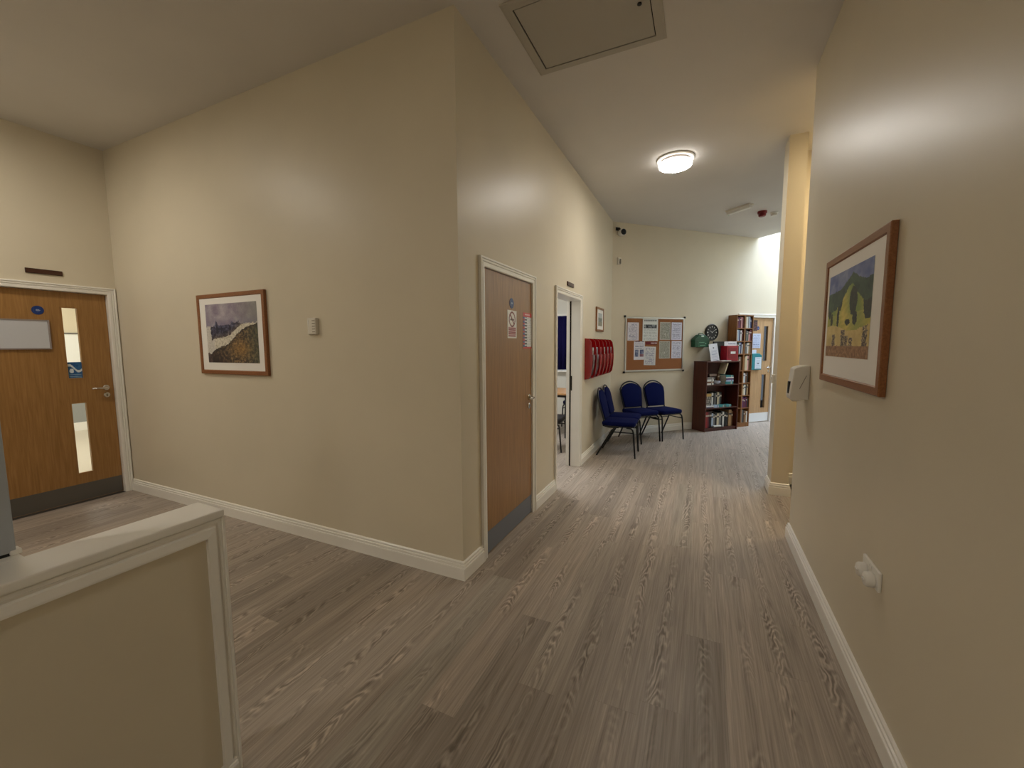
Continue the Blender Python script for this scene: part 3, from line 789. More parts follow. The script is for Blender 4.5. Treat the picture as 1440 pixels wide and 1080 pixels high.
# ------------------------------------------------------------------ half wall in the foreground
HX, HE, HZ = -1.45, 0.805, 0.965
h = MB().box(-1.585, HX - 0.012, -3.0, HE - 0.006, 0, HZ - 0.02)
struct('wall_half', h, WALL, 'low cream half wall with white cap in the left foreground', 'wall')
c = MB().box(-1.60, HX + 0.002, -3.0, HE, HZ - 0.026, HZ).box(-1.80, -1.60, -3.0, 0.395, HZ - 0.026, HZ)
struct('trim_3', c, TRIM, 'white painted cap along the top of the half wall', 'cap', 0.004)
HT = [(0.0, 0.0), (0.0, 0.008), (0.004, 0.012), (0.014, 0.012), (0.018, 0.006), (0.024, 0.006), (0.028, 0.014), (0.05, 0.018), (0.056, 0.018), (0.056, 0.0)]
tp = MB().sweep([(HE, 0.0), (HE, HZ - 0.026), (-3.0, HZ - 0.026)], [(a, hh) for a, hh in HT], lambda u, v, hh: (HX - 0.016 + hh, u, v))
struct('trim_4', tp, TRIM, 'white moulding framing the half wall below its cap', 'moulding')
struct('trim_5', MB().box(-1.60, HX, HE - 0.008, HE + 0.001, 0, HZ - 0.026), TRIM, 'white end board of the half wall', 'trim', 0.002)
struct('baseboard_half', MB().sweep([(HX - 0.012, 0.79), (HX - 0.012, -3.0)], [(a * 0.9, hh * 0.5) for a, hh in BASE], lambda u, v, hh: (u, v, hh)), TRIM, 'white skirting at the foot of the half wall', 'baseboard')
t = thing('grey_screen', 'grey upright panel standing on the half wall at the left edge', 'screen', (-1.645, -0.1, HZ), RC)
MB().box(-0.75, 0.490, -0.014, 0.016, 0.008, 0.95).build('panel', GREYPANEL, t, 0.003)
MB().box(-0.745, 0.482, -0.011, 0.013, 0.0, 0.009).build('base_strip', BLACK, t)
MB().box(0.478, 0.500, -0.016, 0.018, 0.0, 0.014).build('foot', WHITEP, t, 0.003)

# ------------------------------------------------------------------ noticeboard
t = thing('noticeboard', 'framed cork noticeboard above the blue chairs', 'noticeboard', back(0.862, 0, 1.512), RB)
MB().box(-0.585, 0.585, -0.012, 0, -0.435, 0.435).build('cork_panel', CORK, t)
MB().sweep([(-0.605, -0.452), (0.605, -0.452), (0.605, 0.452), (-0.605, 0.452)], [(0, 0), (0, -0.02), (0.003, -0.022), (0.026, -0.022), (0.028, -0.012), (0.028, 0)], lambda u, v, hh: (u, hh, v), True).build('frame', ALU, t)
for sx in (-1, 1):
    for sz in (-1, 1):
        MB().box(sx * 0.612 - 0.016, sx * 0.612 + 0.016, -0.026, 0, sz * 0.458 - 0.016, sz * 0.458 + 0.016).build('corner_cap', BLACK, t, 0.006)
def sheet(kind, seed, base):
    def fn(u, v):
        if kind == 'poster':
            if v > 0.86: return (70, 72, 78) if (int(u * 40) % 3 and 0.88 < v < 0.95 and 0.1 < u < 0.9) else base
            if 0.58 < v < 0.74 and 0.08 < u < 0.92: return lerp((26, 30, 36), (170, 176, 180), fbm(u * 14, v * 9, seed) * 1.6 + 0.4)
            if v < 0.56 and 0.08 < u < 0.92 and int(v * 46) % 3 == 0 and nz2(u * 20, v * 50, seed) > -0.15: return (150, 158, 160)
            return base
        if kind == 'photos':
            if v > 0.6: return (120, 124, 150) if (int(v * 34) % 3 == 0 and 0.1 < u < 0.9 and nz2(u * 16, v * 40, seed) > -0.2) else base
            if 0.16 < v < 0.55 and (0.1 < u < 0.42 or 0.55 < u < 0.9):
                c = lerp((60, 70, 110), (170, 176, 196), fbm(u * 12, v * 8, seed) * 1.4 + 0.4)
                return lerp(c, (170, 80, 70), 0.5) if (u > 0.5 and v < 0.32) else c
            return base
        if kind == 'dense':
            k = fbm(u * 22, v * 30, seed)
            return lerp((130, 130, 118), base, k * 1.8 + 0.5) if 0.04 < u < 0.96 and 0.03 < v < 0.97 else base
        if 0.1 < u < 0.88 and 0.06 < v < 0.95 and int(v * 42) % 2 == 0 and nz2(u * 12, int(v * 42) * 3.1, seed) > -0.12:
            return (150, 152, 176)
        return base
    return fn
papers = [
    ('text', 0.414, 1.724, 0.222, 0.297, (222, 218, 228), 0, 'pale printed sheet, leftmost in the top row of the noticeboard', 'sheet'),
    ('poster', 0.756, 1.752, 0.31, 0.372, (222, 226, 224), 0, 'large white poster with a strip of dark photos on the noticeboard', 'poster'),
    ('dense', 1.066, 1.737, 0.224, 0.297, (192, 190, 178), 0, 'grey typed sheet, upper of two, right of the large poster', 'sheet'),
    ('text', 1.307, 1.735, 0.222, 0.300, (216, 216, 232), 0, 'white typed sheet in the upper right corner of the noticeboard', 'sheet'),
    ('photos', 0.543, 1.409, 0.218, 0.305, (222, 220, 228), 0.0, 'white flyer with two small photos, lower left on the noticeboard', 'flyer'),
    ('text', 0.759, 1.318, 0.235, 0.312, (214, 214, 214), 0.03, 'lowest white sheet in the middle of the noticeboard', 'sheet'),
    ('dense', 1.062, 1.418, 0.226, 0.297, (190, 188, 174), 0.0, 'grey typed sheet, lower of two, right of the red strip', 'sheet'),
    ('text', 1.316, 1.418, 0.218, 0.297, (218, 218, 232), 0.0, 'white typed sheet, lowest in the right column of the noticeboard', 'sheet')]
for i, (kind, s, z, ww, hh, base, tilt, lb, cat) in enumerate(papers):
    y = -0.0145 - (0.002 if i == 5 else 0)
    o = printed('pinned_%s' % cat, ww, hh, 40, 54, sheet(kind, i * 3.7, base), None, 0.7, back(s, -y, z), (0, tilt, RB), bow=lambda u, v: -0.004 * (1 - v) * abs(u - 0.5))
    tag(o, lb, cat)
tag(printed('pinned_label', 0.24, 0.05, 40, 10, lambda u, v: (212, 190, 186) if (abs(v - 0.5) < 0.16 and int(u * 36) % 4 and u > 0.45) else (112, 16, 20), None, 0.6, back(0.782, 0.0145, 1.532), (0, 0, RB)), 'dark red strip label below the large poster on the noticeboard', 'label')

# ------------------------------------------------------------------ red leaflet rack
RY0, NB, BW = 5.11, 6, 0.225
t = thing('leaflet_rack', 'glossy red wall rack of upright leaflet pockets beside the doorway', 'leaflet rack', (XL + 0.002, RY0, 1.33), RC)
RW = NB * BW
MB().box(0, RW, -0.008, 0, -0.26, 0.26).build('back_panel', RED, t, 0.003)
fin = [(0, 0.262), (-0.05, 0.255), (-0.078, 0.22), (-0.095, 0.12), (-0.10, 0.0), (-0.095, -0.12), (-0.078, -0.22), (-0.05, -0.252), (0, -0.262)]
for k in range(NB + 1):
    MB().prism(fin, lambda p: (k * BW - 0.006, p[0], p[1]), lambda p: (k * BW + 0.006, p[0], p[1])).build('fin', RED, t, 0.002)
for k in range(NB):
    x0, x1 = k * BW + 0.008, (k + 1) * BW - 0.008
    m = MB(); n = 12
    for j in range(n + 1):
        z = -0.25 + 0.30 * j / n
        y = -0.094 + 0.052 * (z / 0.26) ** 2 + (0.03 if False else 0)
        m.v += [(x0, y, z), (x1, y, z), (x0, y + 0.003, z), (x1, y + 0.003, z)]
    for j in range(n):
        a, c_ = j * 4, (j + 1) * 4
        m.f += [(a, a + 1, c_ + 1, c_), (a + 3, a + 2, c_ + 2, c_ + 3), (a + 2, a, c_, c_ + 2), (a + 1, a + 3, c_ + 3, c_ + 1)]
        m.s += [True] * 4
    m.build('pocket_front', RED if k > 1 else CLEAR, t)
    m = MB().box(x0, x1, -0.05, -0.008, -0.255, -0.248)
    m.build('pocket_floor', RED, t)
ords = ['nearest', 'second', 'third', 'fourth', 'fifth', 'farthest']
for k in range(NB):
    c1 = [(214, 214, 210), (206, 200, 214), (190, 60, 56), (222, 214, 206), (200, 196, 204), (216, 206, 206)][k]
    o = printed('leaflet', 0.15, 0.36, 14, 40, (lambda kk, cc: lambda u, v: lerp((70, 70, 74), cc, 0.6 + fbm(u * 5, v * 8, kk * 5) * 1.3))(k, c1), None, 0.35,
                (XL + 0.066, RY0 + (k + 0.5) * BW, 1.33 - 0.035), (0.06, 0, RC), bow=lambda u, v: 0.02 * (v - 0.5) ** 2, thick=0.01)
    tag(o, '%s leaflet from the doorway end in the red wall rack' % ords[k], 'leaflet', 'leaflets in the red rack')

# ------------------------------------------------------------------ chairs
def arc_back(wd, top, mid):
    """outline of the back seen from the front (x, height along the back)"""
    pts = [(-wd * 0.86, -0.02), (-wd, 0.2), (-wd * 1.0, mid)]
    for k in range(1, 12):
        u = -1 + 2 * k / 12
        pts.append((wd * u * 1.0, mid + (top - mid) * (math.cos(u * PI / 2) ** 0.62) * 1.0))
    pts += [(wd * 1.0, mid), (wd, 0.2), (wd * 0.86, -0.02)]
    return pts
BT = Vector((0, -0.245, 0.97)).normalized()      # lean of the back
def on_back(x, hgt, off=0.0):
    o = Vector((0, -0.185, 0.515)) + BT * hgt
    nrm = Vector((0, BT.z, -BT.y))
    o += nrm * off
    return (x, o.y, o.z)
def make_chair(label, fab):
    t = thing('banquet_chair', label, 'chair')
    s = MB()
    rows = [(-0.205, 0.195), (-0.15, 0.207), (0.0, 0.213), (0.15, 0.208), (0.205, 0.195), (0.232, 0.165)]
    out = [(x, y) for y, x in rows] + [(-x, y) for y, x in reversed(rows)]
    s.slab(out, 0.418, 0.478)
    s.build('seat', fab, t, 0.022, 3, smooth=True)
    MB().slab([(x * 0.95, y * 0.95) for x, y in out], 0.405, 0.42).build('seat_base', BLACKTUBE, t)
    o = arc_back(0.188, 0.375, 0.27)
    m = MB().prism(o, lambda p: on_back(p[0], p[1], -0.018), lambda p: on_back(p[0], p[1], 0.024))
    m.build('backrest', fab, t, 0.011, 3, smooth=True)
    fr = arc_back(0.199, 0.405, 0.285)
    tub = [(-0.186, 0.02, 0.402), (-0.188, -0.12, 0.402), (-0.188, -0.165, 0.41), (-0.188, -0.182, 0.44)] + [on_back(x, z, -0.004) for x, z in fr] + [(0.188, -0.182, 0.44), (0.188, -0.165, 0.41), (0.188, -0.12, 0.402), (0.186, 0.02, 0.402)]
    MB().tube(tub, 0.0115, 8).build('back_frame', BLACKTUBE, t)
    for sx in (-1, 1):
        MB().tube([(sx * 0.186, 0.12, 0.402), (sx * 0.190, 0.175, 0.398), (sx * 0.193, 0.2, 0.38), (sx * 0.196, 0.212, 0.34), (sx * 0.205, 0.24, 0.0)], 0.0115, 8).build('leg', BLACKTUBE, t)
        MB().tube([(sx * 0.186, -0.02, 0.405), (sx * 0.19, -0.07, 0.36), (sx * 0.206, -0.27, 0.0)], 0.0115, 8).build('leg', BLACKTUBE, t)
        MB().tube([(sx * 0.192, -0.082, 0.338), (sx * 0.196, 0.212, 0.338)], 0.008, 8).build('side_rail', BLACKTUBE, t)
    MB().tube([(-0.193, -0.10, 0.32), (0.193, -0.10, 0.32)], 0.008, 8).build('stretcher', BLACKTUBE, t)
    return t
ch = make_chair('blue banquet chair against the corridor wall, nearest the doorway', BLUEFAB)
ch['group'] = 'blue chairs in the corner'
ch.location = (-1.015, 5.71, 0); ch.rotation_euler = (0, 0, -PI / 2 + 0.03)
def place(label, loc, rz):
    c = copy_tree(ch); c['label'] = label
    c.location = loc; c.rotation_euler = (0, 0, rz)
    return c
place('blue banquet chair against the corridor wall, second from the doorway', (-1.035, 6.16, 0), -PI / 2 + 0.02)
place('blue banquet chair against the angled wall, nearer the corner', back(0.325, 0.355), PI + PI / 4)
place('blue banquet chair against the angled wall, nearer the bookcase', back(0.765, 0.375), PI + PI / 4)
place('blue chair behind the table in the side room', (-2.13, 7.45, 0), PI)
cg = make_chair('charcoal chair on the near side of the table in the side room', GREYFAB)
cg.location = (-2.02, 5.60, 0); cg.rotation_euler = (0, 0, -PI / 2 + 0.1)

t = thing('side_table', 'light wood topped table in the side room beyond the doorway', 'table', (-2.55, 6.68, 0), 0)
MB().box(-0.6, 0.62, -0.42, 0.42, 0.705, 0.735).build('table_top', veneer('table_wood', (176, 128, 80), (200, 156, 106)), t, 0.006)
for sx in (-0.55, 0.57):
    for sy in (-0.37, 0.37):
        MB().tube([(sx, sy, 0.705), (sx, sy, 0.0)], 0.016, 8).build('leg', BLACKTUBE, t)
MB().box(-0.56, 0.58, -0.38, 0.38, 0.665, 0.705).build('apron', DARKMETAL, t)
# pleated curtain
def curtain(label, x0, x1, y, z0, z1, waves):
    m = MB(); n = waves * 8
    for i in range(n + 1):
        x = x0 + (x1 - x0) * i / n
        d = 0.022 * math.sin(i / 8 * 2 * PI) + 0.006 * math.sin(i * 1.7)
        for z, k in ((z0, 1.25), ((z0 + z1) / 2, 1.0), (z1, 0.55)):
            m.v.append((x, y + d * k, z)); m.v.append((x, y + d * k + 0.004, z))
    for i in range(n):
        a, c_ = i * 6, (i + 1) * 6
        for q in (0, 2):
            m.f += [(a + q, c_ + q, c_ + q + 2, a + q + 2), (a + q + 1, a + q + 3, c_ + q + 3, c_ + q + 1)]; m.s += [True, True]
        m.f += [(a, a + 1, c_ + 1, c_), (a + 4, c_ + 4, c_ + 5, a + 5)]; m.s += [False, False]
    return tag(m.build('curtain', CURT), label, 'curtain')
curtain('navy pleated curtain over the window in the side room', -3.55, -2.60, 8.46, 0.985, 2.12, 11)
t = thing('curtain_track', 'white curtain track above the navy curtain', 'curtain track', (-2.9, 8.46, 2.145), 0)
MB().box(-0.8, 0.8, -0.02, 0.02, -0.015, 0.02).build('rail', TRIM, t, 0.003)
for sx in (-0.6, 0.6): MB().box(sx - 0.012, sx + 0.012, 0.02, 0.09, -0.01, 0.02).build('bracket', TRIM, t)

# ------------------------------------------------------------------ wall clock, first-aid case, items by the bookcase
t = thing('wall_clock', 'round black wall clock above the bookcase', 'clock', back(2.09, 0, 1.719), RB)
MB().lathe([(0.138, 0), (0.146, -0.006), (0.146, -0.028), (0.138, -0.036), (0.126, -0.034), (0.124, -0.02)], 48, axis='y').build('rim', BLACK, t)
fc = MB().lathe([(0.05, -0.021), (0.125, -0.021), (0.125, -0.023), (0.05, -0.023)], 48, axis='y').build('dial', mat('dial_black', (20, 20, 22), 0.5), t)
NUM = mat('dial_marks', (206, 204, 200), 0.5)
for k in range(12):
    a = k * PI / 6; r0, r1 = 0.088, 0.112
    m = MB(); c_, s_ = math.cos(a), math.sin(a)
    wd = 0.009 if k % 3 == 0 else 0.006
    m.plate([(r0 * s_ - wd * c_, r0 * c_ + wd * s_), (r0 * s_ + wd * c_, r0 * c_ - wd * s_), (r1 * s_ + wd * c_, r1 * c_ - wd * s_), (r1 * s_ - wd * c_, r1 * c_ + wd * s_)], -0.0245, -0.0228)
    m.build('hour_mark', NUM, fc)
for ang, ln, wd in ((math.radians(-62), 0.066, 0.0045), (math.radians(56), 0.096, 0.0035)):
    c_, s_ = math.cos(ang), math.sin(ang)
    MB().plate([(-wd * c_ - 0.012 * s_, wd * s_ - 0.012 * c_), (wd * c_ - 0.012 * s_, -wd * s_ - 0.012 * c_), (ln * s_ + wd * 0.6 * c_, ln * c_ - wd * 0.6 * s_), (ln * s_ - wd * 0.6 * c_, ln * c_ + wd * 0.6 * s_)], -0.027, -0.0255).build('hand', NUM, t)
MB().lathe([(0.008, -0.022), (0.008, -0.029)], 16, axis='y').build('hub', NUM, t)

t = thing('first_aid_case', 'green first-aid case with moulded handle, left of the wall clock', 'first-aid case', back(1.80, 0, 1.565), RB)
GREEN = mat('green_plastic', (10, 74, 48), 0.35)
ol = [(-0.16, -0.105), (0.16, -0.105), (0.165, 0.02), (0.155, 0.045), (0.10, 0.085), (0.06, 0.112), (-0.06, 0.112), (-0.10, 0.085), (-0.155, 0.045), (-0.165, 0.02)]
MB().plate(ol, -0.10, 0.0).build('shell', GREEN, t, 0.012, 3)
MB().sweep([(-0.165, -0.012), (0.165, -0.012)], [(0, -0.103), (0.008, -0.103), (0.008, 0), (0, 0)], lambda u, v, h_: (u, h_, v)).build('lid_seam', mat('dark_green', (6, 46, 30), 0.4), t)
MB().tube([(-0.055, -0.06, 0.108), (-0.045, -0.06, 0.13), (0.045, -0.06, 0.13), (0.055, -0.06, 0.108)], 0.01, 8).build('handle', GREEN, t)
MB().box(-0.03, 0.03, -0.104, -0.098, 0.07, 0.095).build('handle_label', mat('pale_label', (196, 214, 200), 0.5), t, 0.003)
printed('front_print', 0.2, 0.12, 40, 24, lambda u, v: (150, 196, 168) if ((0.15 < v < 0.28 and int(u * 30) % 3 and 0.2 < u < 0.85) or (0.62 < v < 0.72 and int(u * 34) % 4 and 0.15 < u < 0.7) or (abs(u - 0.86) < 0.07 and abs(v - 0.5) < 0.035) or (abs(u - 0.86) < 0.025 and abs(v - 0.5) < 0.1)) else (10, 78, 50), t, 0.4, loc=(0, 0, -0.045), y=-0.1035, thick=0.002)

# ------------------------------------------------------------------ bookcases (local: x along the wall, -y into the room)
BC0, BC1, BD0, BD1, BH = 1.685, 2.432, 0.045, 0.335, 1.215
t = thing('bookcase', 'dark mahogany bookcase of three shelves beside the blue chairs', 'bookcase', back(0, 0, 0), RB)
MB().box(BC0, BC0 + 0.02, -BD1, -BD0, 0, BH - 0.02).build('side_panel', MAHOG, t, 0.0015)
MB().box(BC1 - 0.02, BC1, -BD1, -BD0, 0, BH - 0.02).build('side_panel', MAHOG, t, 0.0015)
MB().box(BC0 - 0.004, BC1 + 0.004, -BD1 - 0.004, -BD0, BH - 0.02, BH).build('top_panel', MAHOG, t, 0.0015)
MB().box(BC0 + 0.02, BC1 - 0.02, -BD0 - 0.006, -BD0, 0.05, BH - 0.02).build('back_panel', MAHOG, t)
SH = [0.055, 0.412, 0.812]
for z in SH:
    MB().box(BC0 + 0.02, BC1 - 0.02, -BD1 + 0.006, -BD0 - 0.006, z - 0.018, z).build('shelf', MAHOG, t, 0.0015)
MB().box(BC0 + 0.02, BC1 - 0.02, -BD1 + 0.02, -BD1 + 0.034, 0, 0.037).build('plinth', MAHOG, t)

TC0, TCM, TC1, TD0, TD1, TH = 2.452, 2.652, 2.852, 0.03, 0.215, 2.025
t = thing('tall_bookcase', 'tall narrow two-column oak bookcase next to the pale door', 'bookcase', back(0, 0, 0), RB)
for x0, x1, nm in ((TC0, TC0 + 0.016, 'side_panel'), (TCM - 0.016, TCM + 0.016, 'middle_panel'), (TC1 - 0.016, TC1, 'side_panel')):
    MB().box(x0, x1, -TD1, -TD0, 0, TH).build(nm, PINE, t, 0.0015)
MB().box(TC0 + 0.016, TC1 - 0.016, -TD0 - 0.005, -TD0, 0.06, TH).build('back_panel', PINE, t)
TS = [0.078, 0.353, 0.581, 0.807, 1.035, 1.337, 1.563, 1.795]
for z in TS + [TH]:
    for x0, x1 in ((TC0 + 0.016, TCM - 0.016), (TCM + 0.016, TC1 - 0.016)):
        MB().box(x0, x1, -TD1 + 0.001, -TD0 - 0.005, z - 0.018, z).build('top_panel' if z == TH else 'shelf', PINE, t, 0.0015)
for x0, x1 in ((TC0 + 0.016, TCM - 0.016), (TCM + 0.016, TC1 - 0.016)):
    MB().box(x0, x1, -TD1 + 0.004, -TD1 + 0.018, 0, 0.06).build('plinth', PINE, t)

PAGES = mat('book_pages', (206, 198, 178), 0.8)
BOOKC = {'maroon': (92, 22, 36), 'white': (220, 218, 212), 'cream': (206, 194, 164), 'navy': (28, 36, 84), 'grey': (120, 120, 118), 'black': (24, 22, 24), 'teal': (46, 130, 132),
         'brown': (104, 70, 44), 'purple': (84, 36, 92), 'pale blue': (166, 184, 206), 'dark green': (34, 66, 50), 'pink': (206, 150, 146), 'red': (150, 30, 30), 'tan': (168, 136, 96)}
def book(colour, label, s, d, z, th, hh, dp, group, lean=0.0, flat=False, yaw=0.0, noun='book'):
    """upright: spine to the room; flat: lying with the spine to the room. (s, d, z) = centre of the foot"""
    t = thing(noun, label, noun, back(s, d, z), RB + yaw, group)
    m = mat('cover_' + colour.replace(' ', '_'), BOOKC[colour], 0.5)
    c = 0.0018
    g = MB().box(-th / 2, -th / 2 + c, -dp / 2, dp / 2, 0, hh).box(th / 2 - c, th / 2, -dp / 2, dp / 2, 0, hh)
    g.plate([(-th / 2, 0), (th / 2, 0), (th / 2, hh), (-th / 2, hh)], -dp / 2 - 0.003, -dp / 2 + 0.001)
    a = g.build('cover', m, t)
    pg = MB().box(-th / 2 + c, th / 2 - c, -dp / 2 + 0.002, dp / 2 - 0.004, 0.003, hh - 0.003).build('pages', PAGES, t)
    if th > 0.028: MB().box(-th / 2 + 0.0005, th / 2 - 0.0005, -dp / 2 - 0.0038, -dp / 2 - 0.0028, hh * 0.70, hh * 0.80).build('spine_title', mat('title_dark', (60, 56, 60), 0.6) if colour in ('white', 'cream', 'pale blue', 'pink', 'tan') else mat('title_pale', (196, 186, 170), 0.6), a)
    if flat:
        t.rotation_euler = (0, PI / 2, RB + yaw)
        l = Vector(back(s, d, z + th / 2)); ax = Vector((math.cos(RB + yaw), math.sin(RB + yaw), 0))
        t.location = l - ax * (hh / 2)
    elif lean:
        t.rotation_euler = (0, lean, RB + yaw)
    return t
ORD = ['first', 'second', 'third', 'fourth', 'fifth', 'sixth', 'seventh', 'eighth', 'ninth', 'tenth', 'eleventh', 'twelfth', 'thirteenth']
def upright_row(cols, s0, smax, d_front, z, hmax, where, group, rng, th=(0.022, 0.036), dp=(0.12, 0.15), noun='book'):
    s = s0
    for i, cn in enumerate(cols):
        w_ = rng.uniform(*th)
        if s + w_ > smax: break
        hh = hmax * rng.uniform(0.78, 0.97); dd = rng.uniform(*dp)
        book(cn, '%s upright %s, %s from left %s' % (cn, noun, ORD[i], where), s + w_ / 2, d_front - 0.004 - dd / 2 - rng.uniform(0, 0.006), z, w_, hh, dd, group, noun=noun)
        s += w_ + 0.0012
rng = random.Random(21)
# tall bookcase: eight compartments in the right column, the top ones of the left column show
right_cols = [['grey', 'black', 'brown', 'tan', 'white'], ['purple', 'maroon', 'purple', 'maroon', 'black'], ['cream', 'white', 'black', 'tan'], ['white', 'pale blue', 'brown', 'black'],
              ['tan', 'cream', 'cream', 'pink', 'brown'], ['black', 'grey', 'white', 'tan', 'brown'], ['black', 'grey', 'dark green', 'pink', 'maroon'], ['cream', 'white', 'grey', 'pale blue', 'navy']]
left_cols = {7: ['maroon', 'purple', 'maroon', 'pink', 'maroon'], 6: ['white', 'pale blue', 'navy', 'white', 'maroon'], 5: ['grey', 'dark green', 'pale blue', 'navy', 'white'], 4: ['black', 'brown', 'grey', 'brown']}
names = ['bottom', 'second lowest', 'third lowest', 'fourth lowest', 'fourth highest', 'third highest', 'second highest', 'top']
for i, z in enumerate(TS):
    top = (TS + [TH])[i + 1] - 0.018
    upright_row(right_cols[i], TCM + 0.018, TC1 - 0.018, TD1, z, top - z, 'in %s compartment, right column' % names[i], 'books in the tall bookcase', rng)
    if i in left_cols:
        upright_row(left_cols[i], TC0 + 0.018, TCM - 0.018, TD1, z, top - z, 'in %s compartment, left column' % names[i], 'books in the tall bookcase', rng)
# mahogany bookcase, bottom shelf
G2 = 'books in the mahogany bookcase'
upright_row(['white', 'red', 'maroon', 'black', 'pale blue', 'grey', 'black', 'cream', 'grey', 'black', 'white', 'black', 'black'], BC0 + 0.024, BC1 - 0.16, BD1 - 0.05, SH[0], 0.30, 'on bottom shelf of mahogany bookcase', G2, rng, (0.03, 0.05), (0.17, 0.2))
book('tan', 'wide tan upright book at right end of mahogany bottom shelf', BC1 - 0.115, 0.18, SH[0], 0.062, 0.29, 0.19, G2)
book('brown', 'brown upright book beside the wide tan one, mahogany bottom shelf', BC1 - 0.06, 0.185, SH[0], 0.035, 0.26, 0.17, G2)
book('white', 'white book lying flat in front of the bottom shelf row', 1.99, 0.285, SH[0] + 0.018, 0.018, 0.17, 0.075, G2, flat=True)
book('black', 'black book lying under the white one on the bottom shelf', 1.98, 0.285, SH[0], 0.017, 0.24, 0.085, G2, flat=True)
# middle shelf
z = SH[1]
t = thing('picture_box', 'patterned storage box standing at left of the mahogany middle shelf', 'box', back(1.80, 0.20, z), RB)
printed('front', 0.15, 0.24, 26, 40, lambda u, v: lerp((60, 56, 52), (196, 190, 176), fbm(u * 6, v * 9, 31) * 1.7 + 0.45) if v < 0.8 else (196, 162, 92), t, 0.5, loc=(0, 0, 0.122), y=-0.072)
MB().box(-0.075, 0.075, -0.07, 0.09, 0.0, 0.24).build('body', mat('box_card', (150, 140, 122), 0.7), t, 0.002)
upright_row(['black', 'white', 'black', 'grey', 'black', 'cream', 'grey', 'black'], 1.89, 2.20, 0.24, z, 0.27, 'on middle shelf of mahogany bookcase', G2, rng, (0.026, 0.038), (0.15, 0.17))
for k, (cn, ss, dd, yw, w_, lb) in enumerate([('navy', 1.80, 0.295, 0.1, 0.15, 'navy magazine lying at left on the mahogany middle shelf'), ('white', 1.81, 0.292, -0.06, 0.16, 'white magazine on top of the navy one, middle shelf'),
                                              ('pale blue', 1.945, 0.292, 0.0, 0.10, 'pale blue booklet lying right of the magazines, middle shelf'), ('teal', 2.07, 0.292, 0.0, 0.13, 'teal booklet lying flat near the middle shelf edge'), ('teal', 2.225, 0.288, 0.05, 0.13, 'rightmost teal booklet on the mahogany middle shelf')]):
    zz = z + (0.016 if k == 1 else 0)
    book(cn, lb, ss, dd - 0.01, zz, 0.016 if k < 2 else 0.04, w_, 0.075, G2, flat=True, yaw=yw, noun='booklet')
# top shelf
z = SH[2]
for k, (cn, zz, th, ss, lb) in enumerate([('white', 0, 0.03, 1.785, 'white book at the bottom of the left stack, top shelf'), ('brown', 0.03, 0.03, 1.79, 'brown book, second in the left stack of the top shelf'), ('white', 0.06, 0.035, 1.785, 'white book, third in the left stack of the top shelf'), ('grey', 0.095, 0.03, 1.80, 'grey book on top of the left stack, top shelf')]):
    book(cn, lb, ss, 0.225, z + zz, th, 0.17, 0.17, G2, flat=True, yaw=0.04 * (k - 1))
t = thing('glass_dish', 'pale oval dish in the middle of the mahogany top shelf', 'dish', back(1.985, 0.25, z), RB)
MB().lathe([(0.03, 0), (0.05, 0.002), (0.07, 0.03), (0.076, 0.055), (0.07, 0.055), (0.05, 0.01)], 24).build('bowl', mat('pale_ceramic', (176, 178, 190), 0.25), t, smooth=True)
MB().lathe([(0.076, 0.052), (0.078, 0.056), (0.076, 0.06), (0.07, 0.058)], 24).build('rim', MATS['pale_ceramic'], t)
t = thing('storage_box', 'dark brown box with pale lid behind the dish, top shelf', 'box', back(1.975, 0.13, z), RB)
MB().box(-0.075, 0.085, -0.06, 0.06, 0, 0.14).build('body', mat('brown_card', (64, 40, 34), 0.7), t, 0.003)
MB().box(-0.08, 0.09, -0.065, 0.065, 0.14, 0.175).build('lid', mat('lid_card', (150, 130, 120), 0.6), t, 0.003)
book('cream', 'cream book leaning at a slant in the top shelf', 2.115, 0.235, z + 0.178, 0.022, 0.2, 0.14, G2, lean=0.36)
for k, (cn, zz, th, lb) in enumerate([('teal', 0, 0.045, 'teal book at the bottom of the right stack, top shelf'), ('pale blue', 0.045, 0.03, 'pale blue book, second in the right stack, top shelf'), ('purple', 0.075, 0.028, 'purple book, third in the right stack, top shelf'), ('white', 0.103, 0.022, 'white book, fourth in the right stack, top shelf'), ('teal', 0.125, 0.03, 'teal book on top of the right stack, top shelf')]):
    book(cn, lb, 2.225 + 0.008 * (k % 2), 0.235, z + zz, th, 0.17, 0.16, G2, flat=True, yaw=0.05 * (k % 3 - 1))
book('brown', 'brown box-shaped book supporting the slanted cream book, top shelf', 2.08, 0.15, z, 0.04, 0.175, 0.13, G2)

# things standing on the mahogany bookcase
t = thing('leaflet_stand', 'white printed card leaning on top of the bookcase below the clock', 'card', back(1.95, 0.22, BH), RB)
printed('card', 0.19, 0.30, 30, 44, lambda u, v: (40, 40, 60) if (0.72 < v < 0.8 and 0.42 < u < 0.56) else ((176, 178, 196) if (int(v * 40) % 3 == 0 and v < 0.66 and 0.2 < u < 0.85) else (226, 226, 232)), t, 0.5, loc=(0, 0, 0.153), rot=(-0.14, -0.10, 0), thick=0.003)
MB().prism([(0.01, 0.0), (0.075, 0.0), (0.03, 0.2)], lambda p: (-0.004, p[0], p[1]), lambda p: (0.004, p[0], p[1])).build('easel', PAPERW, t)
t = thing('dark_photo_frame', 'dark picture frame standing behind the red box', 'photo frame', back(2.205, 0.095, BH), RB)
MB().sweep([(-0.15, 0.0), (0.13, 0.0), (0.13, 0.34), (-0.15, 0.34)], [(0, 0), (0, -0.018), (0.02, -0.018), (0.024, 0)], lambda u, v, h_: (u, h_ + 0.08 * (v - 0.17), v), True).build('frame', BLACK, t)
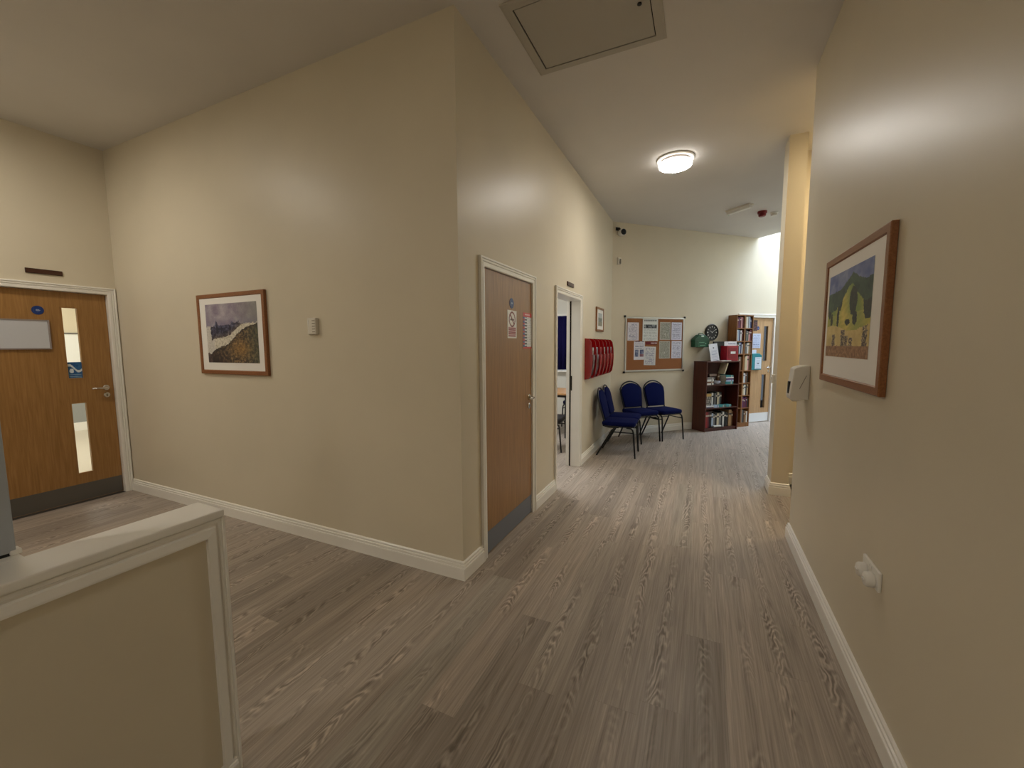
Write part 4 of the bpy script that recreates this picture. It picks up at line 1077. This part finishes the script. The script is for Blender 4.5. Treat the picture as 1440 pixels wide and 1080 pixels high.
MB().prism([(-0.13, 0.02), (0.11, 0.02), (0.11, 0.32), (-0.13, 0.32)], lambda p: (p[0], -0.004 + 0.08 * (p[1] - 0.17), p[1]), lambda p: (p[0], 0.0 + 0.08 * (p[1] - 0.17), p[1])).build('photo', mat('dark_photo', (54, 56, 52), 0.4), t)
t = thing('collection_box', 'red box with white header card on top of the bookcase', 'box', back(2.30, 0.22, BH), RB)
MB().box(-0.13, 0.13, -0.07, 0.07, 0.0, 0.265).build('body', mat('crimson_card', (156, 16, 38), 0.45), t, 0.004)
MB().box(-0.10, 0.10, -0.074, -0.069, 0.04, 0.235).build('front_panel', mat('crimson_dark', (136, 8, 30), 0.4), t, 0.002)
MB().box(-0.05, 0.06, -0.0765, -0.0735, 0.125, 0.165).build('label', PAPERW, t)
printed('header_card', 0.285, 0.075, 40, 12, lambda u, v: (120, 124, 150) if (0.35 < v < 0.6 and int(u * 40) % 3 and 0.3 < u < 0.9) else (232, 230, 236), t, 0.5, loc=(-0.035, -0.05, 0.302), thick=0.003)
t = thing('white_booklet', 'white booklet lying on the front edge of the bookcase top', 'booklet', back(2.12, 0.30, BH), RB + 0.04)
MB().box(-0.11, 0.11, -0.035, 0.035, 0.0, 0.012).build('pages', PAPERW, t, 0.002)
MB().box(-0.112, 0.112, -0.037, 0.037, 0.012, 0.0135).build('cover', mat('booklet_cover', (240, 240, 240), 0.4), t)

# ------------------------------------------------------------------ things on the pale far door
yd = -0.02
tag(printed('dark_poster', 0.14, 0.20, 20, 28, lambda u, v: lerp((30, 20, 26), (130, 70, 84), fbm(u * 5, v * 7, 12) * 1.6 + 0.35) if v > 0.08 else (40, 34, 34), None, 0.4, back(3.165, yd + 0.003, 1.855), (0, 0, RB)), 'small dark poster at the top of the pale far door', 'poster')
tag(printed('door_notice', 0.255, 0.275, 36, 40, lambda u, v: (128, 140, 176) if (int(v * 38) % 3 == 0 and 0.1 < u < 0.88 and v < 0.92 and nz2(u * 14, v * 50, 3) > -0.2) else (196, 206, 232), None, 0.6, back(3.207, yd + 0.003, 1.567), (0, 0, RB)), 'pale blue printed notice on the pale far door', 'notice')
tag(printed('small_notice', 0.16, 0.075, 20, 10, lambda u, v: (216, 222, 238), None, 0.6, back(3.16, yd + 0.003, 1.362), (0, 0, RB)), 'small blank white slip above the teal holder on the far door', 'notice')
t = thing('document_holder', 'teal wall holder with a white form on the pale far door', 'holder', back(3.21, yd, 1.17), RB)
TEAL = mat('teal_plastic', (30, 132, 146), 0.4)
MB().plate([(-0.12, -0.15), (0.13, -0.15), (0.13, 0.12), (0.07, 0.16), (-0.12, 0.16)], -0.045, 0.0).build('shell', TEAL, t, 0.006)
printed('form', 0.16, 0.22, 20, 30, lambda u, v: (40, 60, 90) if (abs(v - 0.45) < 0.06 and abs(u - 0.5) < 0.12) else ((150, 170, 190) if int(v * 28) % 4 == 0 and 0.2 < u < 0.85 else (210, 224, 238)), t, 0.5, loc=(0.035, 0, -0.02), y=-0.0475)
